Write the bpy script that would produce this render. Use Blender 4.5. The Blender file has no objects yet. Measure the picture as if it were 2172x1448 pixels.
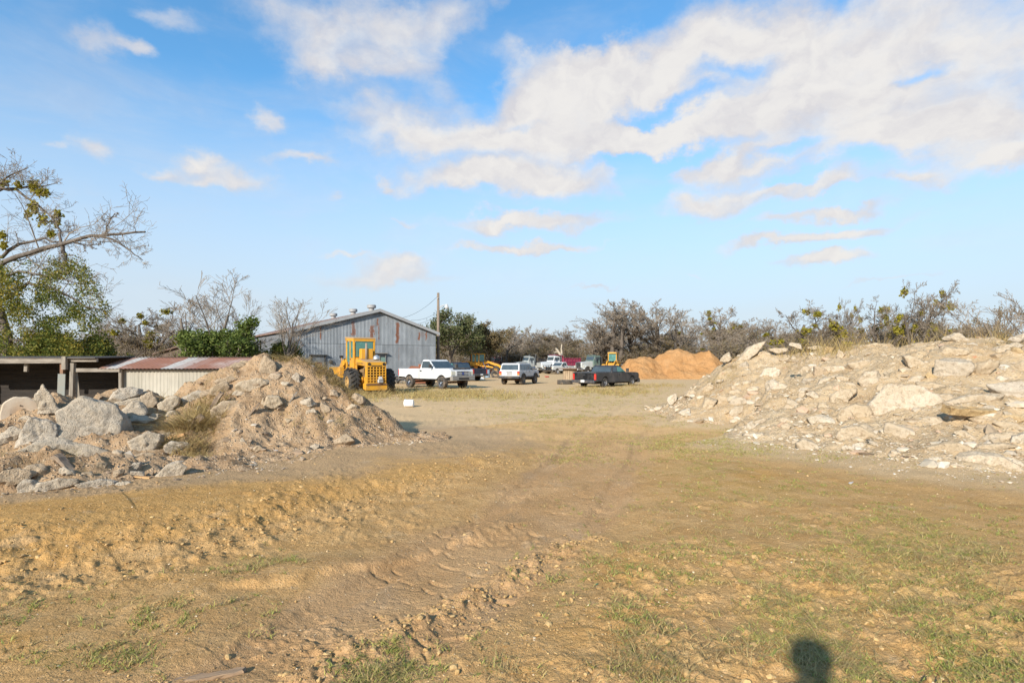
import bpy, bmesh, math, random
import numpy as np
from mathutils import Vector, Matrix
R = math.radians
FPX, CH, HY, CX = 1200.0, 1.74, 769.0, 1086.0        # focal length in photo pixels, eye height, horizon row, centre column
scene = bpy.context.scene
COL = scene.collection
rng = np.random.default_rng(7)

# ------------------------------------------------------------------ noise
def _h(ix, iy, iz, seed):
    n = (ix.astype(np.int64)*374761393 + iy.astype(np.int64)*668265263 + iz.astype(np.int64)*2147483647 + seed*1274126177) & 0xFFFFFFFF
    n = ((n ^ (n >> 13)) * 1274126177) & 0xFFFFFFFF
    n = ((n ^ (n >> 16)) * 2246822519) & 0xFFFFFFFF
    return ((n ^ (n >> 15)) & 0xFFFFFF) / float(0xFFFFFF)
def vn2(x, y, seed=0):
    x = np.asarray(x, float); y = np.asarray(y, float)
    ix = np.floor(x); iy = np.floor(y); fx = x-ix; fy = y-iy
    u = fx*fx*fx*(fx*(fx*6-15)+10); v = fy*fy*fy*(fy*(fy*6-15)+10); z = np.zeros_like(ix)
    a = _h(ix, iy, z, seed); b = _h(ix+1, iy, z, seed); c = _h(ix, iy+1, z, seed); d = _h(ix+1, iy+1, z, seed)
    return (a*(1-u)+b*u)*(1-v)+(c*(1-u)+d*u)*v
def fb2(x, y, octv=4, seed=0, gain=.5):
    s = 0; a = 1; t = 0
    for o in range(octv):
        s = s+a*vn2(x*2**o+o*17.3, y*2**o-o*9.1, seed+o); t += a; a *= gain
    return s/t
def vn3(p, seed=0):
    i = np.floor(p); f = p-i; w = f*f*f*(f*(f*6-15)+10)
    def g(a, b, c): return _h(i[:, 0]+a, i[:, 1]+b, i[:, 2]+c, seed)
    u, v, t = w[:, 0], w[:, 1], w[:, 2]
    x00 = g(0,0,0)*(1-u)+g(1,0,0)*u; x10 = g(0,1,0)*(1-u)+g(1,1,0)*u
    x01 = g(0,0,1)*(1-u)+g(1,0,1)*u; x11 = g(0,1,1)*(1-u)+g(1,1,1)*u
    return (x00*(1-v)+x10*v)*(1-t)+(x01*(1-v)+x11*v)*t
def fb3(p, octv=4, seed=0, gain=.5):
    s = 0; a = 1; t = 0
    for o in range(octv):
        s = s+a*vn3(p*2**o+o*11.7, seed+o); t += a; a *= gain
    return s/t
def sst(a, b, x):
    t = np.clip((x-a)/(b-a), 0, 1); return t*t*(3-2*t)

# ------------------------------------------------------------------ scene objects
def tag(o, label=None, cat=None, group=None, kind=None):
    if label: o['label'] = label
    if cat: o['category'] = cat
    if group: o['group'] = group
    if kind: o['kind'] = kind
    return o
def empty(name, loc=(0,0,0), rz=0.0, label=None, cat=None, group=None, rx=0, ry=0):
    o = bpy.data.objects.new(name, None); COL.objects.link(o)
    o.location = loc; o.rotation_euler = (rx, ry, rz)
    return tag(o, label, cat, group)
def mesh_np(name, V, faces, mat, parent=None, smooth=False, attrs=None, loc=None):
    """faces: list of (n,k) integer arrays"""
    V = np.asarray(V, np.float32); me = bpy.data.meshes.new(name)
    me.vertices.add(len(V)); me.vertices.foreach_set('co', V.ravel())
    faces = [np.asarray(f, np.int32) for f in faces if len(f)]
    nl = sum(f.size for f in faces); nf = sum(len(f) for f in faces)
    me.loops.add(nl); me.polygons.add(nf)
    me.loops.foreach_set('vertex_index', np.concatenate([f.ravel() for f in faces]))
    tot = np.concatenate([np.full(len(f), f.shape[1], np.int32) for f in faces])
    st = np.concatenate([[0], np.cumsum(tot)[:-1]]).astype(np.int32)
    me.polygons.foreach_set('loop_start', st); me.polygons.foreach_set('loop_total', tot)
    me.polygons.foreach_set('use_smooth', np.full(nf, smooth))
    for k, (dom, arr) in (attrs or {}).items():
        a = me.attributes.new(k, 'FLOAT', dom); a.data.foreach_set('value', np.asarray(arr, np.float32))
    me.update(calc_edges=True); me.validate()
    for m in (mat if isinstance(mat, (list, tuple)) else [mat]): me.materials.append(m)
    o = bpy.data.objects.new(name, me); COL.objects.link(o)
    if parent is not None: o.parent = parent
    if loc is not None: o.location = loc
    return o
class MB:
    def __init__(s): s.v = []; s.f = []
    def add(s, vs, fs):
        b = len(s.v); s.v += [tuple(v) for v in vs]; s.f += [tuple(i+b for i in f) for f in fs]; return b
    def box(s, c, d, rz=0, ry=0, rx=0, top=(1,1)):
        hx, hy, hz = d[0]/2, d[1]/2, d[2]/2
        vs = [Vector((x*(top[0] if z > 0 else 1), y*(top[1] if z > 0 else 1), z)) for z in (-hz, hz) for x, y in ((-hx,-hy),(hx,-hy),(hx,hy),(-hx,hy))]
        M = Matrix.Translation(c) @ Matrix.Rotation(rz,4,'Z') @ Matrix.Rotation(ry,4,'Y') @ Matrix.Rotation(rx,4,'X')
        s.add([M @ v for v in vs], [(0,3,2,1),(4,5,6,7),(0,1,5,4),(1,2,6,5),(2,3,7,6),(3,0,4,7)]); return s
    def prism(s, prof, y0, y1, k=0, z0=0):
        """profile in x,z extruded along y; above z0 the sides lean in by k per metre"""
        n = len(prof)
        def yy(y, z): return y*(1-k*max(0, z-z0)) if k else y
        vs = [(x, yy(y0, z), z) for x, z in prof]+[(x, yy(y1, z), z) for x, z in prof]
        ar = sum(prof[i][0]*prof[(i+1) % n][1]-prof[(i+1) % n][0]*prof[i][1] for i in range(n))
        fs = [tuple(range(n)), tuple(range(2*n-1, n-1, -1))]+[(i, i+n, (i+1) % n+n, (i+1) % n) for i in range(n)]
        if (ar < 0) != (y1 < y0): fs = [tuple(reversed(f)) for f in fs]
        s.add(vs, fs); return s
    def cyl(s, p0, p1, r0, r1=None, n=12, cap=True):
        p0 = Vector(p0); p1 = Vector(p1); r1 = r0 if r1 is None else r1
        a = (p1-p0).normalized(); u = a.orthogonal().normalized(); w = a.cross(u)
        vs = [p+(u*math.cos(2*math.pi*i/n)+w*math.sin(2*math.pi*i/n))*r for p, r in ((p0, r0), (p1, r1)) for i in range(n)]
        fs = [(i, (i+1) % n, (i+1) % n+n, i+n) for i in range(n)]
        if cap: fs += [tuple(range(n-1, -1, -1)), tuple(range(n, 2*n))]
        s.add(vs, fs); return s
    def lathe(s, prof, c, axis='Y', n=24):
        """prof: (radius, along) rings"""
        m = len(prof); vs = []
        for i in range(n):
            t = 2*math.pi*i/n
            for r, a in prof:
                if axis == 'Y': vs.append((c[0]+r*math.cos(t), c[1]+a, c[2]+r*math.sin(t)))
                elif axis == 'X': vs.append((c[0]+a, c[1]+r*math.cos(t), c[2]+r*math.sin(t)))
                else: vs.append((c[0]+r*math.cos(t), c[1]+r*math.sin(t), c[2]+a))
        fs = [(i*m+j, ((i+1) % n)*m+j, ((i+1) % n)*m+j+1, i*m+j+1) for i in range(n) for j in range(m-1)]
        s.add(vs, fs); return s
    def tube(s, pts, r, n=6):
        for a, b in zip(pts[:-1], pts[1:]): s.cyl(a, b, r, r, n)
        return s
    def build(s, name, mat, parent=None, bevel=0, smooth=False, loc=None, seg=2):
        me = bpy.data.meshes.new(name); me.from_pydata(s.v, [], s.f); me.validate()
        bm = bmesh.new(); bm.from_mesh(me); bmesh.ops.recalc_face_normals(bm, faces=bm.faces)
        if bevel:
            es = [e for e in bm.edges if len(e.link_faces) == 2 and e.calc_face_angle(0) > .5]
            bmesh.ops.bevel(bm, geom=es, offset=bevel, segments=seg, affect='EDGES', clamp_overlap=True, profile=.5)
        bm.to_mesh(me); bm.free()
        for p in me.polygons: p.use_smooth = smooth
        me.materials.append(mat)
        o = bpy.data.objects.new(name, me); COL.objects.link(o)
        if parent is not None: o.parent = parent
        if loc is not None: o.location = loc
        return o
def copy_tree(o, parent=None):
    c = o.copy(); COL.objects.link(c); c.parent = parent
    for ch in list(o.children): copy_tree(ch, c)
    return c

# ------------------------------------------------------------------ node helpers
class NT:
    def __init__(s, tree): s.t = tree; s.n = tree.nodes; s.l = tree.links
    def new(s, typ, **kw):
        n = s.n.new(typ)
        for k, v in kw.items(): setattr(n, k, v)
        return n
    def put(s, sock, v):
        if v is None: return
        if isinstance(v, bpy.types.NodeSocket): s.l.new(v, sock)
        else:
            try: sock.default_value = v
            except Exception: sock.default_value = tuple(v)+(1,)
    def math(s, op, a, b=None, c=None, clamp=False):
        n = s.new('ShaderNodeMath', operation=op, use_clamp=clamp)
        for i, v in enumerate((a, b, c)): s.put(n.inputs[i], v)
        return n.outputs[0]
    def vmath(s, op, a, b=None):
        n = s.new('ShaderNodeVectorMath', operation=op); s.put(n.inputs[0], a); s.put(n.inputs[1], b)
        return n.outputs['Value'] if op in ('LENGTH', 'DOT_PRODUCT', 'DISTANCE') else n.outputs[0]
    def noise(s, vec, scale, detail=4, rough=.55, dist=0):
        n = s.new('ShaderNodeTexNoise'); s.put(n.inputs['Vector'], vec); n.inputs['Scale'].default_value = scale
        n.inputs['Detail'].default_value = detail; n.inputs['Roughness'].default_value = rough; n.inputs['Distortion'].default_value = dist
        return n.outputs['Fac']
    def voro(s, vec, scale, feat='F1', out='Distance', rand=1):
        n = s.new('ShaderNodeTexVoronoi', feature=feat); s.put(n.inputs['Vector'], vec); n.inputs['Scale'].default_value = scale
        n.inputs['Randomness'].default_value = rand
        return n.outputs[out]
    def ramp(s, x, a, b, lo=0.0, hi=1.0, smooth=True):
        n = s.new('ShaderNodeMapRange', interpolation_type='SMOOTHSTEP' if smooth else 'LINEAR')
        for i, v in enumerate((x, a, b, lo, hi)): s.put(n.inputs[i], v)
        return n.outputs[0]
    def mix(s, f, a, b, mode='MIX'):
        n = s.new('ShaderNodeMix', data_type='RGBA', blend_type=mode); s.put(n.inputs[0], f); s.put(n.inputs[6], a); s.put(n.inputs[7], b)
        return n.outputs[2]
    def attr(s, name):
        n = s.new('ShaderNodeAttribute'); n.attribute_name = name; return n.outputs['Fac']
    def obj(s): return s.new('ShaderNodeTexCoord').outputs['Object']
    def pos(s): return s.new('ShaderNodeNewGeometry').outputs['Position']
    def sep(s, v):
        n = s.new('ShaderNodeSeparateXYZ'); s.put(n.inputs[0], v); return n.outputs
    def comb(s, x, y, z):
        n = s.new('ShaderNodeCombineXYZ')
        for i, v in enumerate((x, y, z)): s.put(n.inputs[i], v)
        return n.outputs[0]
    def bump(s, h, strength=.5, dist=.02, nrm=None):
        n = s.new('ShaderNodeBump'); n.inputs['Strength'].default_value = strength; n.inputs['Distance'].default_value = dist
        s.put(n.inputs['Height'], h)
        if nrm is not None: s.put(n.inputs['Normal'], nrm)
        return n.outputs[0]
def C4(c): return (c[0], c[1], c[2], 1.0)
def srgb(r, g, b):
    f = lambda c: ((c/255+.055)/1.055)**2.4 if c > 10 else c/255/12.92
    return (f(r), f(g), f(b), 1.0)
def newmat(name):
    m = bpy.data.materials.new(name); m.use_nodes = True
    nt = NT(m.node_tree); b = m.node_tree.nodes['Principled BSDF']
    return m, nt, b
_mats = {}
def paint(name, col, rough=.45, dirt=.25, dirtcol=(.30,.22,.14), metal=0, spec=.5, scale=2.5, bump=0):
    """weathered plain finish: mottled colour, dust, slightly uneven gloss"""
    if name in _mats: return _mats[name]
    m, nt, b = newmat(name); p = nt.obj()
    n1 = nt.noise(p, scale, 5, .6); n2 = nt.noise(p, scale*9, 3, .6)
    c = nt.mix(nt.ramp(n2, .3, .7, 0, .25), C4(col), C4([x*.72 for x in col]))
    c = nt.mix(nt.math('MULTIPLY', nt.ramp(n1, .42, .75), dirt), c, C4(dirtcol))
    nt.put(b.inputs['Base Color'], c); b.inputs['Metallic'].default_value = metal
    nt.put(b.inputs['Roughness'], nt.ramp(n1, .3, .8, rough, min(1, rough+.25)))
    b.inputs['Specular IOR Level'].default_value = spec
    if bump: nt.put(b.inputs['Normal'], nt.bump(n2, bump, .01))
    _mats[name] = m; return m
def glass(name='dark_glass', col=(.03,.04,.045), rough=.08):
    if name in _mats: return _mats[name]
    m, nt, b = newmat(name); n = nt.noise(nt.obj(), 3, 4)
    nt.put(b.inputs['Base Color'], nt.mix(n, C4(col), C4([x*2.0+.01 for x in col])))
    nt.put(b.inputs['Roughness'], nt.ramp(n, .3, .7, rough, rough+.2)); b.inputs['Specular IOR Level'].default_value = .8
    _mats[name] = m; return m
def wood(name, c1, c2, scale=6, axis=0):
    if name in _mats: return _mats[name]
    m, nt, b = newmat(name); mp = nt.new('ShaderNodeMapping'); nt.put(mp.inputs[0], nt.obj())
    sc = [scale]*3; sc[axis] = scale*.12; mp.inputs['Scale'].default_value = sc
    n = nt.noise(mp.outputs[0], 3, 6, .65); nt.put(b.inputs['Base Color'], nt.mix(nt.ramp(n, .3, .7), C4(c1), C4(c2)))
    b.inputs['Roughness'].default_value = .9; nt.put(b.inputs['Normal'], nt.bump(n, .6, .02)); _mats[name] = m; return m

# ------------------------------------------------------------------ photo helpers used to survey real positions
def gp(px, py):
    y = FPX*CH/(py-HY); return np.array([(px-CX)/FPX*y, y])
def P(px, py, y): return Vector(((px-CX)/FPX*y, y, CH-(py-HY)/FPX*y))
# ------------------------------------------------------------------ heights
def polyd(x, y, pts, vals=None):
    """distance to polyline, signed side, interpolated values"""
    x = np.asarray(x, float); y = np.asarray(y, float)
    best = np.full(x.shape, 1e9); side = np.zeros(x.shape); al = np.zeros(x.shape)
    out = [np.zeros(x.shape) for _ in range(len(vals[0]))] if vals is not None else []
    acc = 0
    for i in range(len(pts)-1):
        ax, ay = pts[i]; bx, by = pts[i+1]; dx, dy = bx-ax, by-ay; L2 = dx*dx+dy*dy; L = math.sqrt(L2)
        t = np.clip(((x-ax)*dx+(y-ay)*dy)/L2, 0, 1)
        ex = x-ax-t*dx; ey = y-ay-t*dy; d = np.hypot(ex, ey); m = d < best
        best = np.where(m, d, best); side = np.where(m, np.sign(dx*ey-dy*ex), side); al = np.where(m, acc+t*L, al); acc += L
        for k in range(len(out)): out[k] = np.where(m, vals[i][k]*(1-t)+vals[i+1][k]*t, out[k])
    return best, side, al, out
BERM = [(-9,2.2),(-6,3.9),(-4.5,4.75),(-3.4,5.35),(-2.75,6.2),(-1.9,7.5),(-1.0,9.0),(-.2,10.3),(.6,11.6)]
BERMV = [(.19,.68),(.19,.68),(.19,.66),(.18,.59),(.155,.5),(.12,.4),(.085,.31),(.04,.22),(0,.2)]
TRACK = [(-2.6,1.6),(-1.24,3.07),(-.94,3.93),(-.36,5.08),(.35,6.5),(1.08,9.04),(2.1,13),(4.7,20.7),(8.9,34),(14,52)]
RIDGE = [(-1.6,2.5),(-1.01,3.31),(-.6,3.86),(-.13,4.43),(.52,5.48),(.79,5.78)]
RUT = [(-2.9,3.9),(-2.1,4.35),(-1.4,4.9),(-.9,5.2),(-.1,6.1)]
def g_height(x, y):
    x = np.asarray(x, float); y = np.asarray(y, float)
    near = 1-sst(18, 40, np.abs(y))
    h = (fb2(x*.35, y*.35, 3, 3)-.5)*.12*near+(fb2(x*1.7, y*1.7, 3, 9)-.5)*.05*near
    d, s, al, (H, w) = polyd(x, y, BERM, BERMV)
    sd = d*s+(fb2(x*1.1, y*1.1, 3, 21)-.5)*.5*np.clip(H*4, 0, 1)
    fill = H*sst(-1, 1, sd/np.maximum(w, .05))*(1-.55*sst(1.0, 3.4, sd))
    rough = np.exp(-(sd/(w*1.6+.05))**2)*np.clip(H*6, 0, 1)
    clod = np.clip(fb2(x*8, y*8, 4, 31)-.42, 0, 1)*.6
    h = h+fill+rough*clod*.16+np.exp(-((sd+w*1.2)/.35)**2)*np.clip(H*5, 0, 1)*np.clip(fb2(x*10, y*10, 3, 33)-.45, 0, 1)*.10
    # compacted wheel track with lug prints
    dt, st, at, _ = polyd(x, y, TRACK); t = dt*st
    tw = .55+.06*at
    h = h-.045*sst(1.3, .6, dt/np.maximum(tw, .1)*.9)*near*sst(.5, 2.5, at)
    for c, wd in ((-.5, .17), (.42, .17)):
        q = np.abs(t-c*(1+.05*at)-(vn2(at*.4, at*0+c, 5)-.5)*.25); h = h-(.030*sst(wd, wd*.45, q)-.014*np.exp(-((q-wd*1.25)/.07)**2))*near*sst(.8, 2, at)*(.5+.5*fb2(x*.7, y*.7, 2, 48))
    # short curved lug dents pressed into the damp track
    for k, (sx, sy, sl, dep) in enumerate(((.26, .21, .35, .020), (.19, .16, -.3, .014), (.34, .30, .1, .018))):
        u = at/sx+k*.37; v = t/sy+.5*np.floor(u); cu, cv = np.floor(u), np.floor(v); fu, fv = u-cu-.5, v-cv-.5
        rnd = _h(cu, cv, cu*0, 300+k); sk = (_h(cu, cv, cu*0, 330+k)-.5)*.5
        line = np.abs(fu-sk-sl*fv-.5*fv*fv); m = sst(.10, .02, line)*sst(.46, .34, np.abs(fv))*(rnd > .60)*sst(1.25, .85, dt/np.maximum(tw, .1))*sst(.36, .52, fb2(x*1.3, y*1.3, 2, 47))
        h = h-.8*m*dep*near*sst(.8, 1.8, at)
    d2, s2, a2, _ = polyd(x, y, RIDGE)
    h = h+np.exp(-(d2/.17)**2)*(.025+.13*np.clip(fb2(x*10, y*10, 3, 51)-.42, 0, 1))
    d3, s3, a3, _ = polyd(x, y, RUT)
    v3 = d3*s3+(fb2(x*2.4, y*2.4, 3, 63)-.5)*.35
    h = h+(sst(-.05, .06, v3)-sst(.1, .75, v3))*.055*np.clip(1.0-d3, 0, 1)*near*np.clip(a3*1.2, 0, 1)
    rgh = fb2(x*.8, y*.8, 3, 77)
    h = h+np.clip(fb2(x*11, y*11, 3, 71)-.5, 0, 1)*.07*sst(.4, .65, rgh)*near
    # loose lumpy soil in the near right corner
    lr = sst(.2, 1.2, x-.2*(y-3)+.3)*sst(6.2, 4.2, y)
    h = h+lr*(np.clip(fb2(x*10, y*10, 4, 81)-.45, 0, 1)*.11+(fb2(x*1.4, y*1.4, 2, 83)-.5)*.06)
    return h
LRIDGE = [(-15,9.2),(-11.5,10),(-9.5,10.6),(-8.6,11.3),(-7.5,12.1),(-6.6,12.7),(-5.75,13),(-4.9,13),(-4.2,13),(-3.3,12.95),(-2.5,12.9)]
LV = [(.75,2.6,1.6),(.80,2.7,1.6),(.86,2.8,1.6),(.95,2.9,1.6),(1.0,2.9,1.8),(1.45,3.0,2.0),(1.86,3.2,2.3),(1.72,3.1,2.2),(1.38,2.8,2.0),(.78,2.1,1.6),(.12,1.0,.9)]
LOW = [(-10,7.9),(-6.9,7.9),(-5.8,8.5),(-4.6,9.8)]
LOWV = [(.5,1.2,2),(.46,1.0,2),(.3,.9,2),(.12,.8,1)]
RR = [(6.0,21.9),(6.6,21.2),(7.4,20.1),(8.0,19.2),(9.5,18.4),(10.3,17.2),(10.9,16.1),(12.0,15.1),(13.3,14.3),(17,12.5),(24,10)]
RV = [(.05,.8,1.2),(.7,1.6,2),(1.6,2.7,3),(2.12,3.9,3.6),(2.12,5.1,4),(2.24,5.9,4),(2.3,6.6,4),(2.42,7.0,4),(2.3,6.9,4),(2.4,7.2,4),(2.3,7,4)]
def heap(x, y, pts, vals, r, soft=.12):
    d, s, al, (H, wf, wb) = polyd(x, y, pts, vals)
    w = np.where(s < 0, wf, wb)              # right-hand side of each crest line faces the camera
    d2 = np.sqrt(d*d+(soft*w)**2)-soft*w
    q = np.clip(d2/(w*.95), 0, 5)
    return H*(1-q*(1.25-.25*np.clip(q, 0, 1)))
def left_h(x, y, det=True):
    a = heap(x, y, LRIDGE, LV, 0); b = heap(x, y, LOW, LOWV, 0)
    h = np.maximum(a, b)
    m = np.clip(h+.35, 0, .6)/.6
    h = h+(fb2(x*.9, y*.9, 3, 101)-.5)*.50*m
    if det: h = h+(fb2(x*3.5, y*3.5, 4, 103)-.5)*.30*m+np.clip(fb2(x*12, y*12, 3, 105)-.48, 0, 1)*.16*m
    return h
def right_h(x, y, det=True):
    h = heap(x, y, RR, RV, 0, .07)
    m = np.clip(h+.35, 0, .6)/.6
    h = h+(fb2(x*.7, y*.7, 3, 111)-.5)*.45*m
    if det: h = h+(fb2(x*3.1, y*3.1, 4, 113)-.5)*.2*m+np.clip(fb2(x*11, y*11, 3, 115)-.48, 0, 1)*.16*m
    return h
def terr(x, y):
    return np.maximum(g_height(x, y), np.maximum(left_h(x, y, False), right_h(x, y, False)))
def hit(px, py, y0=2.5, y1=60):
    """where the sight line of that pixel meets the surveyed terrain"""
    Y = np.exp(np.linspace(math.log(y0), math.log(y1), 1500)); X = (px-CX)/FPX*Y; Z = CH-(py-HY)/FPX*Y
    k = np.nonzero(terr(X, Y) > Z)[0]
    return float(Y[k[0]]) if len(k) else None

# ------------------------------------------------------------------ colour zones (kinds of soil and growth), surveyed once and stored in world space
def blobs(px, py, L):
    s = np.zeros_like(px)
    for cx, cy, rx, ry, a in L: s = np.maximum(s, a*np.exp(-((px-cx)/rx)**2-((py-cy)/ry)**2))
    return s
GREEN = [(1950,1200,260,150,1),(1700,1320,260,110,.85),(1600,1050,280,50,.75),(1500,1000,150,25,.9),(1500,940,230,35,.55),(1190,882,150,18,.6),
 (1240,850,140,14,.7),(1450,873,100,16,.62),(1450,890,140,14,.5),(1600,905,110,11,.6),(1690,924,50,7,.95),(1000,842,170,10,1.2),(935,832,110,9,1.3),(1250,832,130,7,1.1),
 (560,1190,110,22,.8),(250,1300,240,60,.45),(120,1400,160,50,.65),(900,1410,110,50,.9),(820,1440,90,30,.9),(1350,1190,180,50,.5),(1250,1160,70,30,.55),
 (2080,1340,170,110,1.0),(1300,1310,60,25,.6),(1480,1230,100,30,.8),(1850,1040,200,30,.6),(380,1215,160,25,.5),(1120,870,160,12,.6),(1400,1340,100,60,.5)]
STRAW = [(1500,1400,170,50,1),(1740,1310,90,50,.9),(1730,1420,100,35,1),(930,1445,150,30,.5),(1900,1250,200,120,.5),(820,832,75,9,1.5),(760,838,60,8,1.3),
 (950,838,140,8,.9),(1290,830,80,7,1),(1380,818,60,6,.8),(2050,1180,120,60,.6),(1620,1290,120,50,.5),(1560,1120,200,40,.3),(560,1200,100,20,.5),(300,1270,160,30,.35)]
OCH = [(1330,1210,90,45,1),(1600,1010,70,14,1),(1650,1380,160,70,.7),(2000,1400,200,90,.6),(1250,1350,180,90,.55),(1550,1040,180,30,.5),(1800,1240,200,80,.45),(20,1370,70,30,.8),(1150,1430,160,40,.5),(1350,930,200,20,.35)]
def zones(x, y):
    yy = np.maximum(y, 1.2); px = CX+x/yy*FPX; py = HY+FPX*CH/yy
    f = y > 1.2
    d, s, al, (H, w) = polyd(x, y, BERM, BERMV); sd = d*s
    och = np.maximum(sst(-.55, .1, sd+(fb2(x*1.1, y*1.1, 3, 121)-.5)*.9)*sst(14.5, 9.5, y-.18*x)*sst(2.5, .5, x-.35*(y-9)-.3), blobs(px, py, OCH))*f
    dt, st, at, _ = polyd(x, y, TRACK)
    tr = sst(1.5, .6, dt/(.6+.055*at)+(fb2(x*.9, y*.9, 3, 131)-.5)*.9)
    br = sst(2.6, 1.2, dt/(.6+.055*at))*sst(15, 6.5, y)
    gr = np.maximum(blobs(px, py, GREEN), .20*sst(-.5, 1.5, x)*sst(26, 14, y))*f; stw = blobs(px, py, STRAW)*f
    gv = sst(-1.2, -.1, right_h(x, y, False))*1.0
    far = sst(5.5, 20, y+(fb2(x*.5, y*.5, 3, 151)-.5)*5)
    rub = sst(-.5, -.05, left_h(x, y, False))
    tt = dt*st; ru = np.maximum(*[np.exp(-((tt-c*(1+.05*at))/.16)**2) for c in (-.5, .42)])*sst(30, 8, y)
    return dict(ochre=och, track=np.clip(np.maximum(tr*.8*(1-.5*sst(8, 20, y)), br*.35)+ru*.45, 0, 1), green=gr, straw=stw, gravel=gv, far=far, rubdust=rub)

def soil_mat():
    m, nt, b = newmat('yard_soil'); p = nt.pos()
    n1 = nt.noise(p, .55, 6, .6); n2 = nt.noise(p, 3.2, 6, .65); n3 = nt.noise(p, 22, 4, .7); n4 = nt.noise(p, 105, 4, .75)
    base = nt.mix(nt.ramp(n2, .3, .7), C4((0.610,0.374,0.161)), C4((0.503,0.287,0.107)))
    A = {k: nt.attr(k) for k in ('ochre','track','green','straw','gravel','far','rubdust')}
    def edge(a, lo=.15, hi=.85, amp=1.0): return nt.ramp(nt.math('MULTIPLY_ADD', nt.math('SUBTRACT', n2, .5), amp, a), lo, hi)
    och = nt.mix(nt.ramp(n2, .3, .7), C4((0.621,0.358,0.128)), C4((0.514,0.280,0.091)))
    c = nt.mix(edge(A['ochre']), base, och)
    trk = nt.mix(nt.ramp(nt.noise(p, 1.1, 5, .6), .35, .65), C4((0.567,0.348,0.177)), C4((0.471,0.273,0.128)))
    c = nt.mix(nt.math('MULTIPLY', edge(A['track'], .15, .95, .6), .8), c, trk)
    c = nt.mix(nt.math('MULTIPLY', nt.math('MULTIPLY', edge(A['track'], .6, 1, .5), nt.ramp(nt.noise(nt.vmath('MULTIPLY', p, (1, .55, 1)), 1.6, 5, .6), .5, .7)), .3), c, C4((.54,.41,.28)))
    pale = nt.mix(nt.ramp(n2, .3, .7), C4((.70,.46,.225)), C4((.61,.38,.17)))
    c = nt.mix(nt.math('MULTIPLY', edge(A['far'], .2, .9, .5), .75), c, pale)
    c = nt.mix(nt.math('MULTIPLY', edge(A['gravel']), .8), c, C4((.64,.455,.26)))
    c = nt.mix(nt.math('MULTIPLY', edge(A['rubdust']), .7), c, C4((.44,.31,.19)))
    gcol = nt.mix(nt.ramp(n3, .35, .65), C4((.38,.32,.085)), C4((.55,.41,.15)))
    c = nt.mix(nt.math('MULTIPLY', edge(A['green'], .42, .95, 1.3), .25), c, gcol)
    c = nt.mix(nt.math('MULTIPLY', edge(A['straw'], .4, .9, 1.0), .45), c, C4((.54,.37,.165)))
    # stains, damp patches and pale dusty patches
    c = nt.mix(nt.ramp(nt.noise(p, .9, 5, .62, .6), .56, .72, 0, .32), c, C4((.30,.19,.105)))
    c = nt.mix(nt.ramp(nt.noise(p, 1.4, 4, .6, .4), .60, .74, 0, .3), c, C4((.62,.49,.33)))
    c = nt.mix(nt.ramp(n4, .44, .60, 0, .75), c, nt.mix(.55, c, C4((.20,.12,.065))))
    c = nt.mix(nt.ramp(nt.noise(p, 34, 6, .75), .47, .60, 0, .34), c, nt.mix(.5, c, C4((.16,.09,.045))))
    c = nt.mix(nt.ramp(nt.noise(p, 13, 6, .72), .55, .66, 0, .28), c, nt.mix(.5, c, C4((.80,.62,.40))))
    v = nt.voro(p, 26); peb = nt.math('MULTIPLY', nt.ramp(v, .22, .12), nt.ramp(nt.noise(p, 5, 2), .52, .62))
    c = nt.mix(nt.math('MULTIPLY', peb, .55), c, C4((.55,.45,.33)))
    nt.put(b.inputs['Base Color'], c); b.inputs['Roughness'].default_value = .95; b.inputs['Specular IOR Level'].default_value = 0
    h = nt.math('ADD', nt.math('MULTIPLY', n3, 1.0), nt.math('MULTIPLY', n4, .35)); h = nt.math('MULTIPLY_ADD', peb, .35, h)
    bn = nt.new('ShaderNodeBump'); bn.inputs['Distance'].default_value = .03; nt.put(bn.inputs['Height'], h)
    nt.put(bn.inputs['Strength'], nt.ramp(A['far'], 0, .8, .95, .12)); nt.put(b.inputs['Normal'], bn.outputs[0])
    return m
def heap_mat(name, c1, c2, c3, dark):
    m, nt, b = newmat(name); p = nt.pos()
    n1 = nt.noise(p, .9, 6, .6); n2 = nt.noise(p, 5, 6, .65); n3 = nt.noise(p, 28, 4, .7)
    c = nt.mix(nt.ramp(n1, .35, .65), C4(c1), C4(c2))
    c = nt.mix(nt.ramp(n2, .45, .72, 0, .55), c, C4(c3))
    c = nt.mix(nt.ramp(nt.noise(p, 1.6, 5, .6, .5), .56, .70, 0, .55), c, C4(dark))
    v = nt.voro(p, 17); vc = nt.voro(p, 17, out='Color')
    chips = nt.math('MULTIPLY', nt.ramp(v, .34, .24), nt.ramp(nt.sep(vc)[0], .35, .45))
    c = nt.mix(nt.math('MULTIPLY', chips, .7), c, nt.mix(nt.sep(vc)[1], C4(c3), C4([min(1, x*1.35) for x in c3])))
    v2 = nt.voro(p, 46); c = nt.mix(nt.ramp(v2, .3, .2, 0, .45), c, C4(c3))
    nt.put(b.inputs['Base Color'], c); b.inputs['Roughness'].default_value = .95; b.inputs['Specular IOR Level'].default_value = 0
    h = nt.math('MULTIPLY_ADD', nt.ramp(v, .4, .1), .8, n3); h = nt.math('MULTIPLY_ADD', nt.ramp(v2, .4, .1), .4, h)
    nt.put(b.inputs['Normal'], nt.bump(h, .8, .04)); return m

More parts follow.
